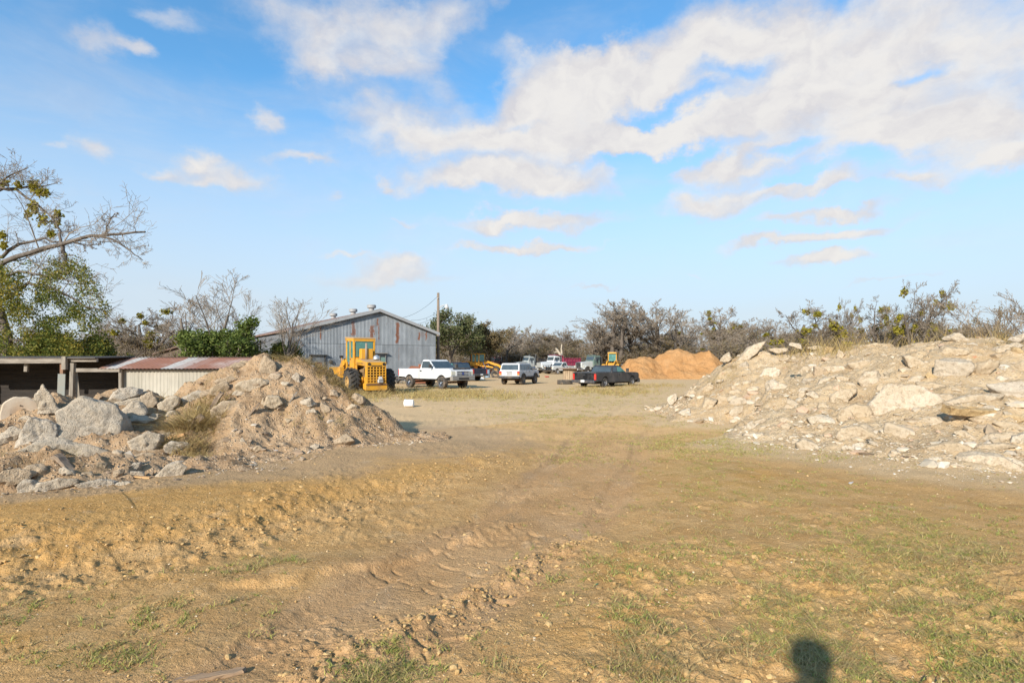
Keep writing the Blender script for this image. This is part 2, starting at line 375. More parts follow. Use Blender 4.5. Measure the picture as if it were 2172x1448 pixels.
def grid_faces(nr, nc):
    i = np.arange(nr*nc).reshape(nr, nc)
    return np.stack([i[:-1,:-1].ravel(), i[:-1,1:].ravel(), i[1:,1:].ravel(), i[1:,:-1].ravel()], 1)
def make_ground():
    inv = np.linspace(1/2.3, 1/26., 430); ys = 1/inv
    ys = np.concatenate([[-60,-25,-10,-4,-1,.3,1,1.5,1.9], ys, np.geomspace(27, 120, 50), np.geomspace(135, 4000, 22)])
    u = np.concatenate([-np.geomspace(4, 1.02, 26), np.linspace(-1, 1, 900), np.geomspace(1.02, 4, 26)])
    sc = np.maximum(ys, 2.0); X = u[None, :]*sc[:, None]; Y = np.repeat(ys[:, None], len(u), 1)
    Z = g_height(X, Y)*np.where(np.abs(Y) > 60, 0, 1)
    Z = np.where(Y < 1.5, 0, Z)
    z = zones(X.ravel(), Y.ravel())
    o = mesh_np('ground', np.stack([X, Y, Z], -1).reshape(-1, 3), [grid_faces(len(ys), len(u))], soil_mat(), smooth=True,
                attrs={k: ('POINT', v) for k, v in z.items()})
    tag(o, kind='structure', label='tan bare earth yard with tyre tracks and thin grass', cat='ground')
def make_heap(name, fn, x0, x1, y0, y1, st, mat, label, cat):
    xs = np.arange(x0, x1, st); ys = np.arange(y0, y1, st); X, Y = np.meshgrid(xs, ys)
    Z = fn(X, Y); keep = Z > -.12
    fc = grid_faces(len(ys), len(xs)); k = keep.ravel(); fc = fc[k[fc].any(1)]
    used = np.unique(fc); mp = np.full(k.size, -1); mp[used] = np.arange(len(used))
    V = np.stack([X, Y, np.maximum(Z, -.3)], -1).reshape(-1, 3)[used]
    o = mesh_np(name, V, [mp[fc]], mat, smooth=True); return tag(o, label, cat)

make_ground()
M_HL = heap_mat('left_heap_soil', (.43,.285,.165), (.34,.215,.12), (.45,.345,.235), (.18,.11,.055))
M_HR = heap_mat('right_heap_soil', (.50,.365,.22), (.43,.30,.17), (.55,.445,.315), (.30,.205,.115))
make_heap('rubble_mound', left_h, -16, -1.4, 6.2, 16, .036, M_HL, 'brown earth and rubble mound on the left in front of the low shed', 'mound')
make_heap('rubble_mound', right_h, 4.6, 20, 5.5, 24.5, .05, M_HR, 'long pale heap of broken concrete and earth on the right', 'mound')
# orange sand
SP = [(12.0,63),(13.3,63.5),(14.2,63),(16.4,64),(17.6,64),(19.2,64),(20.8,63.5),(22.2,63),(24.5,63)]
SV = [(.1,1.5,2),(2.15,3,3),(2.35,3.2,3),(2.1,3.3,3),(3.1,3.8,3.4),(3.35,4,3.6),(2.75,3.8,3.5),(2.95,3.8,3.4),(1.0,2,2)]
SP = [(x*.985, y) for x, y in SP]
def sand_h(x, y):
    h = heap(x, y, SP, SV, 0, .2); m = np.clip(h+.2, 0, .5)*2
    return h+((fb2(x*.8, y*.8, 3, 141)-.5)*.5+(fb2(x*2.6, y*2.6, 4, 143)-.5)*.28)*m
def sand_mat():
    m, nt, b = newmat('orange_sand'); p = nt.pos(); n = nt.noise(p, .8, 5, .6); n2 = nt.noise(p, 7, 5, .7)
    c = nt.mix(nt.ramp(n, .3, .7), C4((.50,.27,.115)), C4((.42,.215,.085))); c = nt.mix(nt.ramp(n2, .5, .68, 0, .65), c, C4((.33,.165,.065)))
    c = nt.mix(nt.ramp(nt.noise(p, .5, 4, .6, .5), .5, .66, 0, .5), c, C4((.46,.27,.13)))
    nt.put(b.inputs['Base Color'], c); b.inputs['Roughness'].default_value = .95; b.inputs['Specular IOR Level'].default_value = 0
    nt.put(b.inputs['Normal'], nt.bump(n2, .9, .2)); return m
make_heap('sand_pile', sand_h, 9, 28, 57, 69, .1, sand_mat(), 'large orange sand pile with rounded peaks beyond the dark pickup', 'sand pile')
def far_heap(x, y): return heap(x, y, [(24,74),(28,75),(33,75)], [(1,3,3),(2.6,4.5,4),(1.5,4,3)], 0, .2)+(fb2(x, y, 3, 7)-.5)*.4
make_heap('gravel_pile', far_heap, 20, 38, 68, 80, .2, heap_mat('grey_gravel', (.16,.13,.11), (.12,.1,.085), (.2,.17,.14), (.08,.065,.05)), 'dark grey gravel pile behind the orange sand', 'gravel pile')
# ------------------------------------------------------------------ camera, sun, sky
cam = bpy.data.cameras.new('camera'); co = bpy.data.objects.new('camera', cam); COL.objects.link(co)
co.location = (0, 0, CH); co.rotation_euler = (R(90), 0, 0)
cam.sensor_width = 36; cam.lens = FPX/2172*36; cam.shift_y = (HY-724)/2172; cam.clip_start = .05; cam.clip_end = 9000
scene.camera = co
SUN_EL = R(25); SD = (.454, .891)
sl = bpy.data.lights.new('sun', 'SUN'); sl.energy = 4.6; sl.angle = R(.9); sl.color = (1.0, .93, .82)
so = bpy.data.objects.new('sun', sl); COL.objects.link(so)
so.rotation_euler = Vector((SD[0]*math.cos(SUN_EL), SD[1]*math.cos(SUN_EL), -math.sin(SUN_EL))).to_track_quat('-Z', 'Y').to_euler()
so.location = (-20, -40, 30)
w = bpy.data.worlds.new('World'); scene.world = w; w.use_nodes = True
nt = NT(w.node_tree); bg = w.node_tree.nodes['Background']
sky = nt.new('ShaderNodeTexSky', sky_type='NISHITA'); sky.sun_disc = False; sky.sun_elevation = SUN_EL
sky.sun_rotation = math.atan2(-SD[0], -SD[1]) % (2*math.pi); sky.air_density = 1.0; sky.dust_density = .6; sky.ozone_density = 2.0; sky.altitude = 150
d = nt.new('ShaderNodeTexCoord').outputs['Generated']
x, y, z = nt.sep(d)[:3]
az = nt.math('ARCTAN2', x, y); hyp = nt.math('SQRT', nt.math('ADD', nt.math('MULTIPLY', x, x), nt.math('MULTIPLY', y, y)))
el = nt.math('ARCTAN2', z, hyp)
uv = nt.comb(az, nt.math('MULTIPLY', el, 1.35), 0)
# billow: displace the lookup with coloured noise at two sizes
def wob(vec, scale, amp):
    n = nt.new('ShaderNodeTexNoise'); nt.put(n.inputs['Vector'], vec); n.inputs['Scale'].default_value = scale; n.inputs['Detail'].default_value = 6; n.inputs['Roughness'].default_value = .6
    return nt.vmath('MULTIPLY', nt.vmath('SUBTRACT', n.outputs['Color'], (.5,.5,.5)), (amp, amp*.9, 0))
p2 = nt.vmath('ADD', uv, wob(uv, 5.5, .22))
CLOUD = [(1430,150,330,75,1.1),(1300,215,300,75,1.1),(1560,90,200,80,1),(1130,275,260,45,1.05),(930,285,170,38,.8),(800,215,130,28,.55),(1600,240,330,60,.95),(1800,170,300,110,.85),(2050,110,200,140,.7),
 (1950,290,280,55,1.15),(2130,325,120,30,1.0),(1330,300,250,35,1.0),(1100,378,225,38,1.15),(1000,392,120,20,.9),(1550,345,130,38,1.0),(1500,415,100,22,.9),(1640,410,160,25,.75),(1790,355,90,22,.75),(1760,405,90,18,.7),(1960,392,110,24,.9),(1750,460,130,15,1.0),
 (1720,508,180,14,1.05),(1752,560,95,14,1.05),(1080,470,135,17,1.0),(1200,460,100,16,.6),(1120,520,135,11,.95),(985,525,40,8,.5),(848,471,32,9,.6),(830,375,18,14,.6),(700,402,30,11,.45),
 (800,75,200,62,.68),(640,40,110,45,.45),(760,130,150,26,.5),(900,30,220,36,.45),(340,40,75,22,.45),(215,100,60,32,.5),(285,127,38,18,.6),(550,228,34,28,.65),(185,303,52,22,.6),(100,301,25,8,.4),
 (435,325,56,27,.85),(350,348,56,16,.7),(515,365,74,28,.8),(450,375,60,12,.6),(640,332,75,13,.7),(830,575,80,25,.85),(820,600,140,16,.6),(730,552,35,7,.6),(1270,617,45,5,.6),(1110,85,60,30,.35),(960,190,60,30,.4),
 (1900,600,110,5,.4),(1470,588,22,5,.4),(1300,140,120,30,.5),(1780,60,250,60,.6)]
acc = None
for cx, cy, rx, ry, a in CLOUD:
    t = math.atan((cx-CX)/FPX); e = math.atan((HY-cy)/FPX*math.cos(t))
    ru = rx/FPX*math.cos(t)**2*1.32; rv = ry/FPX*1.35*math.cos(t)*1.3
    s = nt.vmath('LENGTH', nt.vmath('MULTIPLY', nt.vmath('SUBTRACT', p2, (t, e*1.35, 0)), (1/ru, 1/rv, 0)))
    q = nt.math('MULTIPLY', nt.ramp(s, 0, 1.25, 1, 0), a)
    acc = q if acc is None else nt.math('ADD', acc, nt.math('MULTIPLY', q, nt.math('SUBTRACT', 1.15, acc, clamp=False)))
GAPS = [(1440,212,110,16,.75),(1540,150,70,22,.6),(1350,238,80,10,.5),(1180,60,110,34,1.1),(1000,160,60,40,.6),(1430,318,120,14,.7),(1290,335,60,10,.5),(1640,330,90,12,.6),(1690,385,70,10,.6),(1840,350,70,16,.7),(1950,150,60,16,.5),(1110,255,60,8,.3),(1380,360,50,30,.8),(1830,420,150,10,.5)]
for cx, cy, rx, ry, a in GAPS:
    t = math.atan((cx-CX)/FPX); e = math.atan((HY-cy)/FPX*math.cos(t))
    s = nt.vmath('LENGTH', nt.vmath('MULTIPLY', nt.vmath('SUBTRACT', p2, (t, e*1.35, 0)), (1/(rx/FPX*math.cos(t)**2*1.4), 1/(ry/FPX*1.35*math.cos(t)*1.5), 0)))
    acc = nt.math('SUBTRACT', acc, nt.math('MULTIPLY', nt.ramp(s, 0, 1.25, 1, 0), a*1.3))
fine = nt.noise(nt.vmath('MULTIPLY', uv, (1, 1.05, 1)), 13, 8, .6, .25)
dens = nt.math('ADD', acc, nt.math('MULTIPLY', nt.math('SUBTRACT', fine, .5), .85))
alpha = nt.ramp(dens, .0, 1.08)
veil = nt.math('MULTIPLY', nt.ramp(nt.noise(nt.vmath('MULTIPLY', uv, (1, 2.6, 1)), 2.6, 6, .6, .5), .42, .72, 0, .22), nt.ramp(el, .02, .16, .4, 1))
SKYS = .132
lit = nt.noise(nt.vmath('ADD', p2, (.012, -.02, 0)), 7, 5, .55); here = nt.noise(p2, 7, 5, .55)
shade = nt.ramp(nt.math('ADD', nt.math('MULTIPLY', nt.math('SUBTRACT', here, lit), 2.5), nt.math('MULTIPLY', nt.ramp(dens, .5, 1.25, 0, 1), .25)), -.35, .5)
k = 1.0
cl = nt.mix(shade, (.84*k, .815*k, .845*k, 1), (1.06*k, 1.025*k, .985*k, 1))
EXPO = .62
sc = nt.vmath('MULTIPLY', cl, (.83/2**EXPO,)*3)
skc = nt.vmath('MULTIPLY', sky.outputs[0], (SKYS*.66, SKYS*1.10, SKYS*1.25))
# pale milky band near the horizon
hz = nt.ramp(el, .0, .44, 1, 0)
skc = nt.mix(nt.math('MULTIPLY', nt.math('POWER', hz, .62), .96), skc, (.66/2**EXPO, .735/2**EXPO, .83/2**EXPO, 1))
skc = nt.mix(veil, skc, sc)
fin = nt.mix(nt.math('MULTIPLY', alpha, .97), skc, sc)
fin = nt.mix(nt.ramp(el, -.02, 0.0, 1, 0), fin, (.25,.2,.14,1))
nt.put(bg.inputs[0], fin); bg.inputs[1].default_value = 1.0
vs = scene.view_settings; vs.view_transform = 'Standard'; vs.look = 'None'; vs.exposure = EXPO; vs.gamma = 1; vs.use_curve_mapping = False
# ------------------------------------------------------------------ rocks
_ico = {}
def ico(n):
    if n not in _ico:
        bm = bmesh.new(); bmesh.ops.create_icosphere(bm, subdivisions=n, radius=1)
        v = np.array([x.co[:] for x in bm.verts]); f = np.array([[x.index for x in q.verts] for q in bm.faces]); bm.free(); _ico[n] = (v, f)
    return _ico[n]
def rock_shape(seed, dims, kind, sub):
    r = np.random.default_rng(seed); d, f = ico(sub)
    if kind == 'slab': nn = 9; D0 = .62
    elif kind == 'block': nn = 8; D0 = .70
    else: nn = 12; D0 = .62
    N = r.normal(size=(nn, 3)); N /= np.linalg.norm(N, axis=1)[:, None]; D = D0+r.uniform(0, .34 if kind == 'chunk' else .22, nn)
    if kind in ('slab', 'block'):
        th = int(np.argmin(dims)); pa = [q for q in range(3) if q != th]
        ax = np.zeros((2, 3)); ax[0, th] = 1; ax[1, th] = -1; k6 = int(r.integers(5, 8)) if kind == 'slab' else int(r.integers(4, 6))
        an = (np.arange(k6)+r.uniform(-.28, .28, k6))*2*math.pi/k6+r.uniform(0, 6.28); pl = np.zeros((k6, 3)); pl[:, pa[0]] = np.cos(an); pl[:, pa[1]] = np.sin(an); pl[:, th] = r.normal(0, .22, k6)
        ax = np.vstack([ax+r.normal(size=(2, 3))*.08, pl]); ax /= np.linalg.norm(ax, axis=1)[:, None]; N = np.vstack([N, ax])
        D = np.concatenate([D*1.22+.05, [.60]*2, r.uniform(.62, .80, k6)])
    k = d @ N.T; rad = np.where(k > .05, D/np.maximum(k, .05), 9).min(1)
    # soften the arrises a little
    ks = 40.0; inv = np.where(k > .02, np.maximum(k, .02)/D, 0); rad = .85*rad+.15/((inv**ks).sum(1)**(1/ks))
    v = d*rad[:, None]; v /= (np.abs(v).max(0))
    v = v*np.asarray(dims)/2
    s = float(np.mean(dims)); s = max(s, .05)
    nrm = d
    v = v+nrm*((fb3(v/s*2.2+seed*3.1, 3, seed)-.5)*s*.09+(fb3(v/s*5+seed, 4, seed+5)-.5)*s*.11)[:, None]
    if sub >= 4: v = v+nrm*((fb3(v/.06+seed, 3, seed+9)-.5)*.03)[:, None]
    return v, f
def rock_mat(name, c1, c2, c3, stain):
    m, nt, b = newmat(name); p = nt.pos(); oi = nt.new('ShaderNodeObjectInfo').outputs['Random']
    n1 = nt.noise(p, 2.2, 6, .62); n2 = nt.noise(p, 11, 6, .68); n3 = nt.noise(p, 55, 4, .7)
    c = nt.mix(nt.ramp(n1, .35, .65), C4(c1), C4(c2)); c = nt.mix(nt.ramp(oi, 0, 1, 0, .55), c, C4(c3))
    c = nt.mix(nt.ramp(n2, .50, .66, 0, .7), c, C4(stain)); c = nt.mix(nt.ramp(n2, .30, .42, .45, 0), c, C4([min(.8, x*1.25) for x in c1]))
    v = nt.voro(p, 38); c = nt.mix(nt.ramp(v, .22, .1, 0, .35), c, C4([x*.5 for x in stain]))
    # dust settled on upward faces
    g = nt.new('ShaderNodeNewGeometry'); up = nt.math('MULTIPLY', nt.ramp(nt.sep(g.outputs['Normal'])[2], .5, .95, 0, 1), nt.ramp(n1, .35, .6, 0, .6))
    c = nt.mix(up, c, C4(c3))
    nt.put(b.inputs['Base Color'], c); b.inputs['Roughness'].default_value = .93; b.inputs['Specular IOR Level'].default_value = .05
    h = nt.math('MULTIPLY_ADD', n2, 1.2, nt.math('MULTIPLY', n3, .5)); h = nt.math('MULTIPLY_ADD', nt.ramp(v, .1, .3), .3, h)
    nt.put(b.inputs['Normal'], nt.bump(h, 1.0, .04)); return m
RM = dict(g=rock_mat('grey_concrete', (.53,.45,.355), (.43,.355,.27), (.47,.37,.255), (.28,.22,.16)),
          b=rock_mat('brown_concrete', (.48,.37,.26), (.39,.295,.195), (.44,.325,.21), (.24,.17,.11)),
          c=rock_mat('cream_concrete', (0.534,0.437,0.322), (0.460,0.363,0.253), (.48,.355,.22), (.29,.21,.13)),
          w=rock_mat('white_concrete', (0.589,0.506,0.396), (0.515,0.428,0.317), (.50,.38,.25), (.34,.25,.165)),
          t=rock_mat('tan_sandstone', (.52,.37,.20), (.42,.28,.135), (.50,.37,.22), (.25,.16,.08)),
          o=rock_mat('orange_brick', (.52,.27,.15), (.44,.22,.12), (.50,.33,.21), (.30,.17,.10)),
          d=rock_mat('dark_clod', (.14,.10,.07), (.10,.075,.05), (.2,.15,.1), (.06,.045,.03)))
ROCKS = []
def rock(i, cx, cy, w, h, rot, kind, mt, label, deep=.75, sink=.08, tilt=0, cat='concrete chunk', fwd=0, k=1.1):
    y = hit(cx, cy) if cy > 0 else None
    yb = hit(cx, cy+h*.40)
    if y is None or (yb is not None and y-yb > 2.0): y = yb
    if y is None: y = hit(cx, cy+h*.75) or 15.0
    y -= fwd; w *= k; h *= k
    s = y/FPX; W, H = w*s, h*s; D = max(.06, deep*min(W, H) if deep > 0 else -deep)
    c = P(cx, cy, y); a = Vector((c.x, c.y, 0)).normalized()
    c = c+a*(D*.5-D*(1-sink)*.8)          # bedded into the slope behind it
    sub = 5 if w*h > 3000 else (4 if w*h > 320 else 3)
    v, f = rock_shape(i*13+5, (W*1.03, D, H*1.03), kind, sub)
    nm = {'slab':'concrete_slab', 'block':'concrete_block'}.get(kind, 'concrete_chunk')
    if cat != 'concrete chunk': nm = cat.replace(' ', '_')
    o = mesh_np(nm, v, [f], RM[mt], smooth=True)
    o.location = c; o.rotation_mode = 'YXZ'
    az = math.atan2(-c.x, c.y)
    o.rotation_euler = (Matrix.Rotation(az, 3, 'Z') @ Matrix.Rotation(R(-tilt), 3, 'X') @ Matrix.Rotation(R(rot), 3, 'Y')).to_euler('YXZ')
    tag(o, label, {'slab':'concrete slab','block':'concrete block'}.get(kind, cat) if cat == 'concrete chunk' else cat, 'broken concrete in the rubble heaps', 'thing')
    ROCKS.append((cx, cy, label)); return o
L = [
 # left front heap
 (196,900,150,140,14,'slab','g','huge upright grey slab with saw grooves, largest piece of the left rubble',.32,.15,12,'concrete chunk',.30,1.0),
 (91,860,50,66,5,'chunk','g','rounded grey boulder wedged between the sawn block and the huge slab'),
 (128,826,32,33,0,'block','g','small square chunk perched on the top left edge of the huge slab'),
 (84,919,62,60,0,'block','g','shaded grey block under the sawn round block'),
 (22,925,66,44,0,'chunk','g','low boulder at the left edge under the sawn round block'),
 (130,958,138,46,12,'slab','g','long flat slab lying at the foot of the huge upright slab'),
 (191,826,56,18,0,'slab','b','flat piece lying behind the top of the huge slab'),
 (245,816,56,36,-25,'slab','g','tilted thick slab pointing up at the peak of the left rubble'),
 (267,836,50,24,-18,'slab','g','slanting slab directly under the tilted peak slab'),
 (327,813,80,42,14,'slab','g','pale wedge shaped slab standing out on top before the tin wall'),
 (312,837,24,20,0,'chunk','b','rounded chunk just under the pale wedge slab'),
 (316,853,26,30,-30,'slab','b','leaning flat chunk below the rounded one under the wedge slab'),
 (275,853,48,15,-8,'slab','g','thin flat piece right of the huge slab shoulder'),
 (285,871,36,32,-35,'slab','g','leaning slab touching the right side of the huge slab'),
 (362,855,40,22,-32,'slab','w','pale slab slanting beside the tangle of dry brush'),
 (300,893,48,20,0,'chunk','g','half buried chunk right of the lower huge slab'),
 (306,940,60,38,-14,'slab','g','squarish grey boulder alone on the dirt right of the huge slab'),
 (331,879,22,14,0,'chunk','w','small pale lump above the squarish grey boulder'),
 (373,948,44,24,-10,'slab','g','flat chunk left of the splintered stump base'),
 (303,967,36,12,0,'slab','b','thin slab in the dirt under the squarish grey boulder'),
 (322,956,24,16,10,'chunk','b','small chunk touching the lower right of the squarish boulder'),
 (34,1006,58,34,-8,'block','b','tan boulder at lower left beside the weathered timber'),
 (110,1027,76,22,-6,'slab','g','long low slab at the foot of the weathered timber'),
 (204,1026,56,18,0,'slab','g','flat slab on the track edge right of the weathered timber'),
 (84,996,50,28,15,'chunk','b','chunk half buried left of the weathered timber'),
 (260,1025,22,8,0,'slab','w','little white flake lying beside the splintered plank'),
 (248,1005,24,16,0,'chunk','b','small brown lump above the splintered plank'),
 (58,1034,42,30,10,'chunk','g','grey chunk lowest at the left edge of the rubble'),
 (145,1003,30,16,20,'chunk','g','grey fragment against the weathered timber butt'),
 # left mound
 (566,780,30,42,4,'block','b','upright rounded block standing at the very top of the left mound'),
 (502,779,28,20,-22,'chunk','b','chunk on the mound crest beside the rusty shed roof end'),
 (520,768,18,10,0,'chunk','b','little stone highest on the crest left of the upright block'),
 (482,808,42,15,-12,'slab','b','flat slab on the upper left shoulder of the mound'),
 (538,815,62,24,-8,'slab','c','wide pale slab below the upright block on the mound'),
 (518,832,38,16,-6,'slab','g','thick grey slab under the wide pale mound slab'),
 (481,868,56,30,-16,'slab','b','broad smooth slab flush in the left flank of the mound'),
 (579,852,32,26,-12,'block','c','square pale chunk in the middle of the mound face'),
 (558,853,13,20,10,'chunk','c','narrow pale chunk touching the left of the square mound chunk'),
 (655,855,30,20,8,'chunk','g','grey bluish stone on the right half of the mound face'),
 (604,811,16,12,0,'chunk','w','small white stone under the dry weeds of the mound top'),
 (581,800,28,14,-5,'slab','b','flat piece right below the upright block'),
 (628,800,18,18,0,'chunk','g','grey crumbly stone at the left edge of the mound weeds'),
 (706,833,20,14,10,'chunk','b','stone beside the big tyre of the yellow loader'),
 (760,846,24,18,35,'slab','b','slanted stone on the mound slope in front of the loader grille'),
 (724,934,46,32,-8,'chunk','b','large dirt lump at the right foot of the mound'),
 (514,935,16,14,0,'chunk','g','round stone low on the left mound face'),
 (439,834,24,12,-10,'chunk','b','stone left of the leaning slab above the dry brush'),
 (466,826,34,22,-34,'slab','b','leaning slab above the dry brush tangle'),
 (668,944,18,14,0,'chunk','g','grey stone at the mound foot left of the large dirt lump'),
 (546,951,18,12,-20,'slab','b','pointed chip at the middle foot of the mound'),
 # right heap, crest from the left
 (1591,748,70,22,-43,'slab','c','long slab leaning diagonally at the left peak of the right heap'),
 (1541,760,26,18,-28,'block','c','square chunk below and left of the leaning diagonal slab'),
 (1598,742,13,15,-12,'chunk','c','small stone behind the leaning diagonal slab'),
 (1619,752,30,15,18,'slab','c','flat chunk right behind the leaning diagonal slab'),
 (1651,743,36,13,0,'block','c','wide boulder on the crest among thin straw'),
 (1689,735,27,14,20,'chunk','w','pointed pale stone alone on the crest left of the tall straw'),
 (1755,746,24,20,3,'block','t','square orange tan block on the crest in front of the tall straw'),
 (1783,755,16,30,5,'block','c','narrow block standing upright on the crest'),
 (1666,765,21,17,-12,'chunk','c','left one of two touching boulders under the crest straw'),
 (1683,762,28,19,-8,'chunk','c','right one of two touching boulders under the crest straw'),
 (1733,753,14,12,0,'chunk','c','small stone touching the left of the orange tan block'),
 (1739,790,32,22,10,'slab','b','shaded slab end under the long overhanging slab'),
 (1771,785,52,17,-4,'slab','c','long slab overhanging the upper slope of the right heap'),
 (1753,811,50,22,-30,'slab','c','smooth grey slab slanting below the overhanging slab'),
 (1585,809,30,27,0,'chunk','c','round pale boulder in the left upper face of the right heap'),
 (1597,826,22,13,-20,'slab','w','white chip under the round pale boulder'),
 (1560,833,27,13,-10,'slab','c','flat stone right of the dark twigs on the right heap'),
 (1505,857,36,29,-22,'block','c','boxy boulder at the left foot of the right heap'),
 (1537,851,34,22,-12,'chunk','c','boulder touching the boxy boulder on its right'),
 (1570,853,50,20,3,'slab','g','flat grey slab near the left foot of the right heap'),
 (1741,894,48,27,10,'slab','w','big pale lens shaped boulder at the foot of the heap middle'),
 (1700,838,13,22,12,'slab','c','narrow chip stuck upright in the middle slope'),
 (1780,842,46,28,-30,'slab','c','slanting slab in the middle slope above the half buried slab'),
 (1602,878,18,19,0,'chunk','c','triangular stone at the foot between small debris'),
 (1664,908,23,19,0,'chunk','c','cube like stone in the toe left of the lens shaped boulder'),
 (1662,892,27,13,0,'slab','c','chunk above the cube like toe stone'),
 (1697,904,25,16,-14,'chunk','w','white stone just left of the lens shaped boulder'),
 (1716,927,25,18,-12,'block','w','lowest pale block by the grass in front of the lens shaped boulder'),
 (1713,918,28,9,0,'slab','c','thin slab lying on the lowest pale block'),
 (1794,884,30,36,-8,'slab','c','half buried upright slab left of the big half buried slab'),
 (1428,846,24,22,-10,'chunk','w','white rubble piece at the far left tip of the right heap'),
 (1440,862,28,12,-20,'slab','c','flat chunk in front of the far left tip of the right heap'),
 (1502,823,25,14,-10,'slab','c','arched slab under the dark twigs on the left flank'),
 (1526,809,16,10,0,'chunk','w','rounded stone above the dark twigs'),
 (1781,941,17,10,0,'chunk','w','small white stone on bare soil past the toe grass'),
 (1730,738,32,9,-5,'slab','c','thin slab on the crest behind the orange tan block'),
 (1620,894,40,14,-12,'slab','c','tilted flat piece along the left toe of the right heap'),
 # right heap, right part
 (1914,862,138,78,-7,'slab','w','huge white boulder slab jutting from the right heap, largest of all',.75,.55,12),
 (2015,787,66,58,18,'block','g','big rounded grey boulder high on the right heap above the tan beam',.8,.3,0),
 (2080,788,62,38,-12,'chunk','c','jagged boulder right of the big rounded grey boulder'),
 (1826,775,55,22,-10,'slab','c','wide slab on the upper slope right of the overhanging slab'),
 (1846,808,42,38,-32,'slab','c','smooth slab slanting half buried in the upper right slope'),
 (1787,840,54,24,-26,'slab','c','long slab slanting down left of the huge white boulder'),
 (1813,876,64,36,-14,'slab','c','broad half buried slab touching the left of the huge white boulder'),
 (1816,921,70,40,-6,'slab','c','big flat slab at the foot left under the huge white boulder'),
 (1863,943,40,22,-6,'chunk','w','white jagged stone at the toe under the huge white boulder'),
 (1907,916,52,28,16,'slab','c','slab directly beneath the huge white boulder'),
 (1928,909,44,16,8,'slab','b','brown slab in the shade of the huge white boulder'),
 (2008,951,76,30,-8,'slab','c','long pale boulder at the toe right of centre'),
 (2092,982,104,42,10,'slab','w','large pale boulder lowest at the right toe of the heap',.7,.4,8),
 (2088,891,64,15,8,'slab','c','pale slab tucked under the tan stone beam'),
 (2145,888,58,20,-8,'slab','t','tan slab right of the stone beam at the picture edge'),
 (2066,848,92,28,-10,'slab','c','wide pale boulder above the tan stone beam'),
 (2143,833,62,42,-10,'chunk','g','large greyish boulder at the right edge above the beam'),
 (1980,820,56,17,4,'slab','c','slab lying below the big rounded grey boulder'),
 (1975,801,27,20,10,'block','t','tan block touching the left of the big rounded grey boulder'),
 (1942,805,26,17,-20,'slab','w','pale triangular chip left of the tan block'),
 (2028,716,46,18,4,'chunk','g','grey boulder highest on the right heap crest'),
 (1940,746,24,22,-20,'chunk','c','pale stone on the slope below the crest straw'),
 (1855,735,58,13,0,'slab','c','low wide slab on the crest behind small stones'),
 (2160,717,32,18,-20,'slab','g','slab tip on the crest at the right picture edge'),
 (2133,741,52,22,-12,'slab','c','flat slab under the crest at the right edge'),
 (2160,748,26,22,8,'chunk','t','tan chunk below the flat crest slab at the right edge'),
 (2090,909,34,18,0,'chunk','b','brown chunk under the pale slab tucked beneath the beam'),
 (2144,906,54,23,10,'slab','c','pale slab sloping right below the tan beam'),
 (2160,934,40,36,-10,'block','w','white block at the right edge above the large toe boulder'),
 (2096,949,90,20,-10,'slab','c','long slab resting on the large pale toe boulder'),
 (2116,929,64,26,-5,'chunk','c','chunk between the beam slabs and the long toe slab'),
 (1985,974,32,16,-8,'chunk','w','white stone on the ground left of the large toe boulder'),
 (1996,988,21,14,0,'block','o','orange brick lump on the ground before the right heap'),
 (2030,988,22,10,0,'slab','w','small white flake between brick lump and large toe boulder'),
 (1821,945,22,15,0,'chunk','w','small white stone at the toe left of the jagged one'),
 (1798,950,26,12,0,'chunk','w','white toe stone farthest left under the big flat slab'),
 (1867,828,20,28,14,'slab','c','thin slab on edge above the huge white boulder'),
 (1907,787,12,9,0,'chunk','w','lone little white stone in the bare upper slope'),
 (2066,760,18,11,-10,'chunk','o','orange brick piece high on the right slope'),
 (1999,845,42,21,-10,'slab','c','slab right of the huge white boulder shoulder'),
 (1971,896,46,30,-14,'slab','c','flat slab under the left end of the tan beam'),
 (1975,832,18,10,0,'chunk','o','orange tinted stone in front of the slab below the grey boulder'),
 (1838,963,30,7,0,'slab','d','dark flat clod on the ground before the huge white boulder'),
 (1925,970,25,6,0,'slab','d','dark thin piece lying on the ground left of the brick lump'),
]
for i, q in enumerate(L):
    if q[0] < 420: q = tuple(q)+(.75, .02, 8, 'concrete chunk', .08, 1.28)[len(q)-8:] if len(q) == 8 else q
    elif q[0] < 900 and len(q) == 8: q = tuple(q)+(.75, .05, 4, 'concrete chunk', .03, 1.25)
    rock(i+1, *q)
